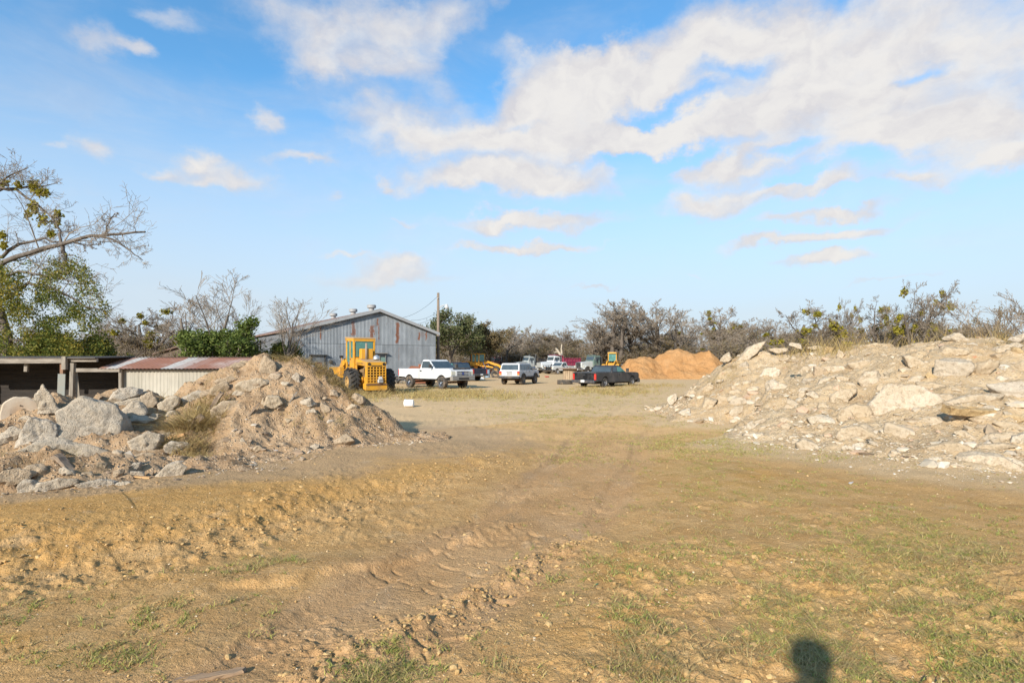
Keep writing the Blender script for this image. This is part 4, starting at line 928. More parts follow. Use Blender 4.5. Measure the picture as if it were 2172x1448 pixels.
def low_shed():
    t = empty('low_shed', (-13.9, 18.5, 0), 0, 'low tin shed with striped rusty roof and open weathered timber bays', 'shed')
    L = lambda px, y: (px-CX)/FPX*y+13.9
    rm = metal_sheet('striped_rust_roof', (.56,.50,.43), (.36,.15,.08), (.33,.13,.065), .22, (), .36)
    ym, ey, rz, ez = 1.6, -.22, 1.95, 1.545
    x0, x1 = L(216, 18.5), L(517, 18.5)
    n = int((x1-x0)/.125*6); xs = np.linspace(x0, x1, n+1); zz = .009*np.sin(xs/.125*2*math.pi)
    V = np.concatenate([np.c_[xs, np.full(n+1, ey)+.0*xs, ez+zz], np.c_[xs-.28+.0*xs, np.full(n+1, ym), rz+zz]]); i = np.arange(n)
    rf = mesh_np('roof', V, [np.stack([i, i+1, i+n+2, i+n+1], 1)], rm, t)
    wm = metal_sheet('pale_tin', (.36,.325,.265), (.30,.27,.215), (.3,.17,.1), .08, (), .3)
    def ztop(x): return ez-.04
    a, b = L(264, 18.7), L(470, 18.7)
    w = corr_wall('tin_wall', a, b, ztop, wm, t, .12, .006)
    # torn right end with dark hole beside it
    q = MB(); pr = [(b, 0), (b, ez-.04), (b+.12, ez-.10), (b+.30, ez-.12), (b+.42, ez-.28), (b+.50, ez-.45), (b+.46, ez-.62), (b+.52, 0)]; q.prism(pr, 0, .01); q.build('torn_sheet', wm, t)
    wd = wood('weathered_timber', (.30,.255,.205), (.16,.13,.10), 5); wdv = wood('weathered_post', (.28,.24,.19), (.14,.115,.09), 5, 2); dk = wood('dark_boards', (.035,.026,.02), (.014,.011,.009), 4)  # inner boards coloured near black to stand for shade in the open bays
    MB().box(((L(-120,18.5)+L(152,18.5))/2, -.28, 1.80), (L(152,18.5)-L(-120,18.5), .08, .17), ry=R(-.3)).build('roof_beam', wd, t)
    MB().box(((L(160,18.5)+L(216,18.5))/2, -.2, 1.83), (L(216,18.5)-L(160,18.5), .08, .12)).build('roof_beam', wd, t)
    MB().box(((L(163,18.5)+L(262,18.5))/2, -.16, 1.50), (L(262,18.5)-L(163,18.5), .07, .12)).build('roof_beam', wd, t)
    MB().box((L(154,18.5), -.32, 1.73), (.13, .12, .42)).build('post', wdv, t)
    MB().box((L(143,18.5), -.2, .8), (.10, .1, 1.95)).build('post', paint('rusty_post', (.20,.10,.06), .85, .3), t)
    MB().box((L(163,18.5), -.2, .78), (.12, .12, 1.9), ry=R(2)).build('post', wdv, t)
    MB().box((L(172,18.5), -.12, .75), (.10, .03, 1.35), ry=R(-7)).build('loose_board', wdv, t)
    MB().box((L(146,18.5), -.3, 1.02), (.24, .03, .72), ry=R(2)).build('loose_board', paint('grey_board', (.2,.21,.19), .8, .3), t)
    MB().box((L(62,18.5), -.1, 1.62), (.11, .08, .34), ry=R(4)).build('brace', wdv, t)
    MB().box((L(261,18.5), -.1, .75), (.09, .1, 1.55)).build('post', wdv, t)
    # back boards and low roof over the open bays
    xl, xr = L(-140, 18.5), x1-.15
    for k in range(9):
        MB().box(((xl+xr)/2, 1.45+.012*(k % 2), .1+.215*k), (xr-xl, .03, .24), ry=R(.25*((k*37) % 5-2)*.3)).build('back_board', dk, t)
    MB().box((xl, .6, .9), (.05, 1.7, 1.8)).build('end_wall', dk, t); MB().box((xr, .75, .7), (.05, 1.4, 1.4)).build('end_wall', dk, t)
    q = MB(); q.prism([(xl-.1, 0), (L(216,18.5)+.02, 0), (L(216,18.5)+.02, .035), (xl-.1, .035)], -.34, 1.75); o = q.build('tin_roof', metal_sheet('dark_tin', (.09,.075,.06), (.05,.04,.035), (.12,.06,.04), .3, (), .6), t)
    o.location = (0, 0, 1.885); o.rotation_euler = (R(1.8), 0, 0)
low_shed()

def pole():
    y = 57.5; b = P(929.5, 806, y); top = P(929.5, 621, y).z
    t = empty('utility_pole', (b.x, y, 0), 0, 'tall wooden utility pole with a yard lamp on an arm', 'utility pole')
    m = wood('pole_wood', (.25,.19,.14), (.15,.11,.08), 3, 2); MB().cyl((0,0,-.2), (0,0,top), .17, .125, 14).build('pole_shaft', m, t, smooth=True)
    g = paint('lamp_grey', (.45,.45,.44), .5, .1)
    z = CH-(651-HY)/FPX*y; q = MB(); q.tube([(.1,0,z-.1), (.35,0,z+.12), (.62,-.02,z+.2), (.86,-.03,z+.16)], .045); q.build('lamp_arm', g, t)
    lp = MB().lathe([(.03,.22),(.13,.18),(.16,.02),(.22,-.10),(.23,-.14)], (.86,-.03,z+.08), 'Z', 18).build('lamp_head', g, t, smooth=True)
    MB().lathe([(.20,-.13),(.19,-.2),(.12,-.27),(.02,-.29)], (.86,-.03,z+.08), 'Z', 18).build('lamp_lens', paint('lens', (.6,.6,.58), .3, .1), lp, smooth=True)
    MB().box((.0,-.16,top-.55), (.05,.12,.12)).build('insulator', g, t)
    def wire(p0, p1, sag, label):
        pts = []
        for i in range(17):
            k = i/16; q = Vector(p0).lerp(Vector(p1), k); q.z -= sag*4*k*(1-k); pts.append(q)
        o = MB().tube(pts, .016, 4).build('power_line', paint('wire_black', (.03,.03,.03), .6, 0), None)
        tag(o, label, 'power line', 'wires from the pole')
    wire((b.x-.1, y, P(0,629,y).z), P(838, 676, 54.6), .5, 'topmost sagging wire running from the pole head down to the warehouse roof')
    wire((b.x-.1, y, P(0,662,y).z), P(872, 679, 56.2), .25, 'middle wire from the pole to the warehouse gable')
    wire((b.x-.1, y, P(0,668,y).z), P(868, 687, 56.0), .3, 'lowest wire from the pole to the warehouse gable')
pole()

# low vine-covered roof glimpsed between the bare trees
def old_roof():
    t = empty('old_shed', (-23.7, 44, 0), R(6), 'old brown roofed shed half hidden behind the green bush', 'shed')
    q = MB(); q.prism([(-3.1,2.3),(0,3.3),(2.6,2.6),(2.6,2.68),(0,3.4),(-3.1,2.4)], -2, 5); q.build('roof', paint('brown_tin', (.13,.08,.06), .8, .5), t)
    q = MB(); q.prism([(-2.9,0),(2.4,0),(2.4,2.6),(0,3.28),(-2.9,2.34)], -1.8, 4.8); q.build('wall', wood('brown_wall', (.14,.1,.075), (.08,.055,.04), 3, 2), t)
old_roof()
# timbers and debris lying in the rubble
def lying(name, px, py, y, L, W, H, rz, ry, mat, label, cat, rx=0):
    c = P(px, py, y); o = MB().box((0,0,0), (L, W, H)).build(name, mat, None, bevel=min(W,H)*.12)
    me = o.data; r = np.random.default_rng(int(px)); bm = bmesh.new(); bm.from_mesh(me); bmesh.ops.subdivide_edges(bm, edges=[e for e in bm.edges if e.calc_length() > L*.6], cuts=8)
    for v in bm.verts: v.co += Vector(r.normal(0, 1, 3))*min(W, H)*.08
    bm.to_mesh(me); bm.free(); o.location = c; o.rotation_euler = (rx, R(ry), R(rz)); return tag(o, label, cat)
W1 = wood('old_timber', (.30,.22,.15), (.16,.11,.075), 9); W2 = wood('fresh_timber', (.60,.36,.17), (.46,.26,.11), 9); W3 = wood('grey_timber', (.32,.275,.22), (.2,.165,.13), 9)
lying('timber', 147, 1000, hit(147,1004), .62, .12, .10, -12, 42, W1, 'weathered thick timber sticking out of the left bank', 'timber')
lying('plank', 285, 1010, hit(285,1012), .44, .06, .022, 4, 6, W2, 'splintered orange plank at the edge of the track', 'plank')
lying('plank', 375, 999, hit(375,1001), .26, .05, .015, 6, 3, W2, 'small orange plank scrap under the mound toe', 'plank')
lying('plank', 375, 925, hit(375,926)-.1, .30, .05, .05, 0, -14, W2, 'short orange wood piece left of the splintered stump', 'plank')
lying('timber', 448, 866, hit(440,868)-.15, .75, .08, .08, 10, -58, W1, 'dark pole leaning steeply in the dry brush', 'timber')
lying('timber', 413, 900, hit(413,902)-.1, .42, .13, .13, 20, -50, W1, 'splintered stump piece at the foot of the leaning pole', 'timber')
lying('timber', 459, 880, hit(459,880)-.1, .3, .05, .04, 0, -78, W3, 'grey stick standing beside the leaning pole', 'timber')
lying('plank', 453, 916, hit(453,918)-.05, .24, .06, .02, 0, 40, W1, 'small brown board lying on the mound foot', 'plank')
lying('plank', 537, 870, hit(537,872)-.05, .36, .1, .03, 20, -52, W1, 'broken board half buried in the mound face', 'plank')
lying('plank', 622, 842, hit(622,844)-.05, .26, .04, .03, 10, -55, W3, 'thin grey board stuck in the upper mound face', 'plank')
tb = lying('timber', 430, 1425, float(gp(430,1425)[1]), .44, .06, .05, 14, -2, wood('mud_timber', (.33,.215,.125), (.22,.14,.08), 9), 'muddy timber lying at the bottom edge of the yard', 'timber')
tb.location.z = float(g_height(np.array(tb.location.x), np.array(tb.location.y)))-.012
yb_ = hit(2076, 882)
sb = lying('stone_beam', 2076, 874, yb_-.03, 146/FPX*yb_, .22, 15/FPX*yb_, 4, 4.5, RM['t'], 'long straight tan stone beam lying across the right heap', 'stone beam', rx=R(12))
sb['kind'] = 'thing'; sb['group'] = 'broken concrete in the rubble heaps'
# ------------------------------------------------------------------ vehicles (local frame: x forward, y left, z up)
RUB = paint('tyre_rubber', (.028,.027,.026), .85, .45, (.16,.12,.08), scale=4); RUBD = paint('dusty_tyre', (.06,.052,.045), .9, .8, (.24,.17,.11), scale=4)
CHR = paint('chrome', (.62,.62,.63), .18, .2, (.25,.2,.15), metal=1); BLK = paint('black_plastic', (.025,.025,.027), .55, .3); DRK = paint('underbody', (.018,.016,.015), .9, .2)
STL = paint('rusty_steel', (.16,.085,.05), .8, .4, (.24,.11,.06)); GLS = glass(); GLG = glass('green_glass', (.045,.12,.105), .1); RED = paint('red_lens', (.50,.03,.02), .25, .1); AMB = paint('amber_lens', (.75,.24,.03), .3, .1)
CLR = paint('clear_lens', (.55,.52,.42), .2, .3, (.4,.33,.2)); PLT = paint('plate_white', (.62,.63,.62), .4, .2)
def wheel(par, x, y, r, w, side, rimmat, rub=RUB, spokes=6, rr=.58, lugs=0):
    """tyre with rim; side = +1 when the outer face looks to +y"""
    pr = [(rr*r,-.46*w),(.84*r,-.5*w),(.96*r,-.44*w),(r,-.30*w),(r,.30*w),(.96*r,.44*w),(.84*r,.5*w),(rr*r,.46*w),(rr*r,-.46*w)]
    wh = MB().lathe(pr, (x, y, r), 'Y', 36).build('wheel', rub, par, smooth=False)
    if lugs:
        q = MB()
        for k in range(lugs):
            a = 2*math.pi*k/lugs
            for s in (-1, 1):
                a2 = a+(math.pi/lugs if s > 0 else 0); c = Vector((x+math.cos(a2)*r*.995, y+s*w*.24, r+math.sin(a2)*r*.995))
                q.box(c, (.085, w*.5, r*.15), rz=0, ry=-a2+math.pi/2)
                # skew the bar like a loader tread
                for i in range(len(q.v)-8, len(q.v)):
                    v = Vector(q.v[i]); t = (v.y-c.y)*s*.55; tx, tz = -math.sin(a2), math.cos(a2); q.v[i] = (v.x+tx*t, v.y, v.z+tz*t)
        q.build('tread', rub, wh)
    q = MB(); o = side*w*.30
    q.lathe([(.01, 0), (rr*r*.30, side*.03), (rr*r*.34, side*.02), (rr*r*.36, -side*.03)], (x, y+o, r), 'Y', 16)
    q.lathe([(rr*r*1.01, side*w*.14), (rr*r*.9, side*w*.12), (rr*r*.86, -side*w*.1), (rr*r*.8, -side*w*.16)], (x, y+o, r), 'Y', 28)
    for k in range(spokes):
        a = 2*math.pi*k/spokes+.3; c = (x+math.cos(a)*rr*r*.6, y+o-side*.01, r+math.sin(a)*rr*r*.6); q.box(c, (rr*r*.62, .03, rr*r*.24), ry=-a)
    q.build('rim', rimmat, wh)
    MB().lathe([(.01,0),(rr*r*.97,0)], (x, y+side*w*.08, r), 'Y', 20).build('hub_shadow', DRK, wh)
    return wh
def arch(cx, r, z, n=10):                                   # wheel opening on the sill line, front to rear
    a0 = math.asin(max(-1, min(1, (z-r)/ (r*1.22)))); R2 = r*1.22
    return [(cx+R2*math.cos(t), r+R2*math.sin(t)) for t in np.linspace(a0, math.pi-a0, n)]
def pickup(name, loc, rz, label, cat, S, pm, group=None):
    t = empty(name, loc, rz, label, cat, group); W = S['W']/2; ra, fa = S['ra'], S['fa']; xr, xf = S['xr'], S['xf']; zb, zl, zr, zh = S['zb'], S['zl'], S['zr'], S['zh']; r = S['r']
    xc, cw = S['xc'], S['cw']                              # back of cab, cowl (foot of windscreen)
    k, col = .10, pm
    # body below the belt: cab and bonnet, then the bed
    pr = [(xc, zb)]+[(xc, zl), (cw, zl), (cw+.05, zl+.02), (xf-.35, zh), (xf-.08, zh-.06), (xf, zh-.18), (xf, zb+.16)]+[(fa+r*1.22, zb+.10)]+arch(fa, r, zb+.10)[0:]+[(fa-r*1.22, zb)]
    body = MB().prism(pr, -W, W, .22, zl-.05).build('body', col, t, bevel=.035)
    pb = [(xr, zb+.12), (xr, zl), (xc-.035, zl), (xc-.035, zb), (ra+r*1.2, zb+.02)]+arch(ra, r, zb+.05)+[(ra-r*1.2, zb+.10)]
    sd = [MB().prism(pb, s*W, s*(W-.09)).build('bed_side', col, t, bevel=.02) for s in (-1, 1)]
    MB().box(((xr+xc)/2, 0, zb+.42), (xc-xr-.1, 2*W-.16, .06)).build('bed_floor', DRK, t)
    MB().box((xc-.06, 0, (zl+zb)/2+.15), (.05, 2*W-.16, zl-zb-.3)).build('bed_front', col, t)
    tg = MB().box((xr+.02, 0, zb+.14+(zl-zb-.14)/2), (.06, 2*W-.30, zl-zb-.16)).build('tailgate', S.get('tgm', col), t, bevel=.015)
    MB().box((xr-.02, 0, zl-.14), (.03, .24, .07)).build('handle', BLK, tg)
    if S.get('cover'): MB().box(((xr+xc)/2, 0, zl+.015), (xc-xr-.06, 2*W-.06, .05)).build('bed_cover', S['cover'], t, bevel=.015)
    MB().box(((ra+fa)/2, 0, zb+.03), (xf-xr-.5, 2*W-.42, .26)).build('chassis', DRK, t)
    for ax in (ra, fa): MB().cyl((ax, -W+.15, r), (ax, W-.15, r), .07).build('axle', STL, t)
    # greenhouse
    g = MB().prism([(xc+.02, zl-.02), (xc+S['rr'], zr-.05), (xc+S['rr']+.10, zr), (cw-S['fr']-.12, zr), (cw-S['fr'], zr-.05), (cw, zl-.02)], -W+.05, W-.05, .24, zl).build('cab', col, t, bevel=.045)
    hw = lambda z: (W-.05)*(1-.24*max(0, z-zl))
    z0, z1 = zl+.05, zr-.12
    f = lambda z: (z-zl)/(zr-.05-zl)
    xw = lambda z: cw-S['fr']*f(z); xb = lambda z: xc+.02+(S['rr']-.02)*f(z)
    def quadslab(nm, pts, n, mat, par, th=.012):
        n = Vector(n).normalized(); v = [Vector(p)+n*.006 for p in pts]; q = MB(); q.add(v+[p+n*th for p in v], [(3,2,1,0),(4,5,6,7)]+[(i,(i+1)%4,(i+1)%4+4,i+4) for i in range(4)]); return q.build(nm, mat, par)
    quadslab('windscreen', [(xw(z0),-hw(z0)+.08,z0),(xw(z0),hw(z0)-.08,z0),(xw(z1),hw(z1)-.07,z1),(xw(z1),-hw(z1)+.07,z1)], (1,0,.5), GLS, g)
    quadslab('rear_window', [(xb(z0),hw(z0)-.10,z0),(xb(z0),-hw(z0)+.10,z0),(xb(z1),-hw(z1)+.09,z1),(xb(z1),hw(z1)-.09,z1)], (-1,0,.2), GLS, g)
    for s in (-1, 1):
        for (a0, a1) in S['win']:
            xa0 = max(a0, xb(z0)+.06); xa1 = min(a1, xw(z0)-.10); xb0 = max(a0, xb(z1)+.06); xb1 = min(a1, xw(z1)-.06)
            p = [(xa0,s*hw(z0),z0),(xa1,s*hw(z0),z0),(xb1,s*hw(z1),z1),(xb0,s*hw(z1),z1)]
            if s > 0: p = [p[1], p[0], p[3], p[2]]
            quadslab('side_window', p, (0,s,.24), S.get('sgl', GLS) if a1 > cw-1.2 else GLS, g)
        for (a0, a1) in S['doors']:
            d = MB().box(((a0+a1)/2, s*(W+.004), (zb+zl)/2+.03), (a1-a0, .02, zl-zb-.14)).build('door', col, t, bevel=.009)
            MB().box((a0+.12, s*(W+.03), zl-.15), (.13, .04, .10)).build('handle', BLK, d)
        MB().box((cw-.20, s*(W+.16), zl+.17), (.10, .22, .26)).build('mirror', BLK, t, bevel=.02)
        MB().box((xr+.03, s*(W-.07), zl-.28), (.09, .15, .42)).build('taillight', RED, t, bevel=.01)
        MB().box((xf-.05, s*(W-.22), zh-.32), (.14, .36, .26)).build('headlight', CLR, t, bevel=.02)
    fb = MB().box((xf+.05, 0, zb+.08), (.26, 2*W, .32)).build('front_bumper', S.get('bmp', BLK), t, bevel=.04)
    MB().box((xf+.17, 0, zb+.05), (.04, .9, .12)).build('air_slot', DRK, fb)
    MB().box((xr-.10, 0, zb+.09), (.20, 2*W-.04, .22)).build('rear_bumper', S.get('rbm', CHR), t, bevel=.03)
    MB().box((xr-.205, 0, zb+.12), (.012, .32, .16)).build('number_plate', PLT, t)
    gr = MB().box((xf+.03, 0, zh-.34), (.08, 2*W-.82, .36)).build('grille', S['grm'], t, bevel=.02)
    q = MB()
    for i in range(3):
        for j in range(4): q.box((xf+.065, (j-1.5)*(2*W-.98)/4, zh-.45+i*.11), (.03, (2*W-1.10)/4, .055))
    q.build('grille_slots', DRK, gr)
    if S.get('emblem'): MB().lathe([(.01,.0),(.10,.0)], (xf+.085, 0, zh-.34), 'X', 20).build('emblem', S['emblem'], gr)
    if S.get('hooddef'): MB().box((xf-.06, 0, zh+.0), (.05, 2*W-.5, .09), ry=R(-25)).build('bug_deflector', BLK, t)
    for ax, rm in ((ra, S['rim']), (fa, S['rim'])):
        for s in (-1, 1):
            if S.get('sunk') and ax == ra: wheel(t, ax, s*(W-.14), r, S['tw'], s, rm, S['rub'], S['sp'])
            else: wheel(t, ax, s*(W-.12), r, S['tw'], s, rm, S['rub'], S['sp'])
    if S.get('flare'):
        for ax in (ra, fa):
            for s in (-1, 1):
                q = MB(); a = arch(ax, r, zb+.04, 14); o = [(ax+(x-ax)*1.13, r+(z-r)*1.13) for x, z in a]
                q.prism(a+o[::-1], s*(W-.02), s*(W+.035)); q.build('wheel_flare', S['flare'], t)
    return t
WHT = paint('white_paint', (.57,.58,.585), .35, .38, (.40,.33,.25), scale=1.8); CHC = paint('charcoal_paint', (.032,.032,.035), .28, .55, (.13,.11,.095), scale=1.6)
NVY = paint('navy_paint', (.012,.018,.04), .3, .3, (.1,.09,.08)); WH2 = paint('offwhite_paint', (.53,.53,.51), .45, .35, (.40,.34,.26), scale=1.2)
GRB = paint('grille_silver', (.50,.50,.50), .35, .25); EMB = paint('emblem_blue', (.03,.06,.22), .3, .1); BMPG = paint('grey_bumper', (.20,.19,.175), .5, .5, (.34,.27,.2))
F = dict(W=2.02, ra=-1.75, fa=1.75, xr=-3.0, xf=2.72, zb=.64, zl=1.33, zr=1.95, zh=1.36, r=.415, tw=.32, xc=-.62, cw=1.02, rr=.16, fr=.72, win=[(-.40,.98)], doors=[(-.50,.92)],
         rim=CHR, rub=RUBD, sp=5, grm=GRB, bmp=BMPG, emblem=EMB, hooddef=True)
pickup('pickup_truck', (-5.3, 39.5, 0), R(-43), 'white regular cab pickup with chrome wheels and missing hood trim, nearest truck to the warehouse', 'pickup truck', F, WHT)
SV_ = dict(W=1.98, ra=-1.80, fa=1.85, xr=-3.0, xf=2.78, zb=.36, zl=1.06, zr=1.58, zh=1.06, r=.36, tw=.25, xc=-.95, cw=1.05, rr=.30, fr=.78, win=[(-.80,-.22),(-.14,1.0)], doors=[(-.16,.98)],
         rim=paint('dull_alloy', (.30,.30,.31), .35, .4, metal=.6), rub=RUB, sp=5, grm=BLK, bmp=BLK, rbm=paint('dark_bumper', (.05,.05,.055), .35, .4), cover=paint('bed_cover_vinyl', (.06,.062,.066), .65, .5, (.2,.17,.14)), tgm=paint('black_tailgate', (.010,.010,.011), .22, .35, (.10,.09,.08)), sgl=GLG)
bt = pickup('pickup_truck', (7.15, 42.2, -.03), R(47), 'lowered charcoal extended cab pickup with black bed cover, parked nose toward the sand', 'pickup truck', SV_, CHC)
MB().box((2.95, -.55, .55), (.16, .5, .14), rz=R(24)).build('loose_bumper_part', AMB, bt)
nv = dict(SV_); nv.update(zb=.5, zl=1.18, zr=1.78, zh=1.2, r=.38, cover=None, tgm=NVY)
pickup('pickup_truck', (-5.3, 55.5, 0), R(140), 'dark navy pickup mostly hidden behind the white regular cab pickup', 'pickup truck', nv, NVY)
fw = dict(F); fw.update(zb=.5, zl=1.22, zr=1.84, zh=1.26, r=.40, rim=paint('grey_rim', (.4,.4,.4), .5, .3), bmp=CHR, hooddef=None, emblem=None, grm=BLK)
pt = pickup('pickup_truck', (7.6, 88.5, 0), R(222), 'white pickup with black grille guard in front of the white dump truck', 'pickup truck', fw, WH2)
q = MB()
for y in (-.75, -.25, .25, .75): q.box((3.0, y, 1.0), (.06, .06, .75))
for z in (.68, 1.0, 1.34): q.box((3.0, 0, z), (.06, 1.7, .06))
q.build('grille_guard', BLK, pt)
for y in (-.62, .62): MB().box((2.80, y, .98), (.06, .2, .14)).build('turn_signal', AMB, pt)

def suv():
    t = empty('suv', (.62, 46.4, 0), R(66), 'boxy white sport utility vehicle with muddy tyres seen from behind', 'suv'); col = paint('white_suv', (.57,.56,.55), .45, .3, (.40,.33,.26), scale=1.4)
    W = .87; r = .385; ra, fa = -1.25, 1.33; xr, xf = -2.02, 2.1; zb, zl, zr, zh = .56, 1.12, 1.70, 1.13
    pr = [(xr, zb), (xr-.02, zl), (1.0, zl), (xf-.25, zh), (xf, zh-.07), (xf+.02, zb)]+[(fa+r*1.2, zb)]+arch(fa, r, zb)+[(fa-r*1.2, zb), (ra+r*1.2, zb)]+arch(ra, r, zb)+[(ra-r*1.2, zb)]
    MB().prism(pr, -W, W, .15, zl-.05).build('body', col, t, bevel=.025)
    g = MB().prism([(xr, zl-.02), (xr+.22, zr-.04), (xr+.32, zr), (.25, zr), (.40, zr-.04), (1.02, zl-.02)], -W+.03, W-.03, .18, zl).build('cabin', col, t, bevel=.03)
    hw = lambda z: (W-.03)*(1-.18*max(0, z-zl)); z0, z1 = zl+.05, zr-.12
    def slab(nm, p, n, mat, par):
        n = Vector(n).normalized(); v = [Vector(a)+n*.005 for a in p]; q = MB(); q.add(v+[a+n*.012 for a in v], [(3,2,1,0),(4,5,6,7)]+[(i,(i+1)%4,(i+1)%4+4,i+4) for i in range(4)]); return q.build(nm, mat, par)
    xb = lambda z: xr+.22*(z-zl)/(zr-.04-zl); xw = lambda z: 1.02-.62*(z-zl)/(zr-.04-zl)
    slab('rear_window', [(xb(z0),hw(z0)-.10,z0),(xb(z0),-hw(z0)+.10,z0),(xb(z1),-hw(z1)+.09,z1),(xb(z1),hw(z1)-.09,z1)], (-1,0,.35), GLS, g)
    slab('windscreen', [(xw(z0),-hw(z0)+.08,z0),(xw(z0),hw(z0)-.08,z0),(xw(z1),hw(z1)-.08,z1),(xw(z1),-hw(z1)+.08,z1)], (1,0,.6), GLS, g)
    for s in (-1, 1):
        for a0, a1 in ((-1.72,-.98),(-.90,-.22),(-.14,.86)):
            xa1 = min(a1, xw(z0)-.10); xb1 = min(a1, xw(z1)-.06); xa0 = max(a0, xb(z0)+.1); xb0 = max(a0, xb(z1)+.08)
            p = [(xa0,s*hw(z0),z0),(xa1,s*hw(z0),z0),(xb1,s*hw(z1),z1),(xb0,s*hw(z1),z1)]
            slab('side_window', p if s < 0 else [p[1],p[0],p[3],p[2]], (0,s,.18), GLS, g)
        for a0, a1 in ((-.92,-.18),(-.14,.92)):
            d = MB().box(((a0+a1)/2, s*(W+.003), .86), (a1-a0, .018, .48)).build('door', col, t, bevel=.008); MB().box((a0+.14, s*(W+.02), zl-.10), (.14, .03, .05)).build('handle', BLK, d)
        MB().box((0, s*(W+.01), zb+.04), (2*.95, .03, .12)).build('sill_cladding', BLK, t)
        MB().box((xr-.03, s*(W-.10), .92), (.06, .19, .30)).build('taillight', RED, t, bevel=.01)
        MB().box((xr-.045, s*(W-.10), .84), (.06, .17, .12)).build('turn_signal', AMB, t)
        MB().box((.80, s*(W+.10), zl+.10), (.1, .18, .15)).build('mirror', BLK, t, bevel=.02)
        MB().cyl((-1.5, s*.6, zr+.05), (.2, s*.6, zr+.05), .02, n=6).build('roof_rail', BLK, t)
        for ax in (ra, fa):
            q = MB(); a = arch(ax, r, zb, 12); o = [(ax+(x-ax)*1.16, r+(z-r)*1.16) for x, z in a]; q.prism(a+o[::-1], s*(W-.02), s*(W+.05)); q.build('wheel_flare', BLK, t)
            wheel(t, ax, s*(W-.08), r, .26, s, paint('muddy_rim', (.30,.26,.21), .7, .7, (.3,.22,.14)), RUBD, 5, .5)
    MB().box((xr-.10, 0, .60), (.18, 2*W+.06, .20)).build('rear_bumper', BLK, t, bevel=.025); MB().box((xf+.09, 0, .60), (.16, 2*W+.06, .2)).build('front_bumper', BLK, t, bevel=.025)
    MB().box((xr-.03, .0, .88), (.02, .44, .20)).build('number_plate', paint('old_plate', (.32,.31,.31), .5, .4), t)
    MB().box((xr-.035, 0, 1.02), (.03, .50, .05)).build('plate_light', CHR, t)
    MB().box((0,0,.5), (3.4, 1.2, .22)).build('chassis', DRK, t)
    for ax in (ra, fa): MB().cyl((ax, -.75, r), (ax, .75, r), .06).build('axle', STL, t)
suv()

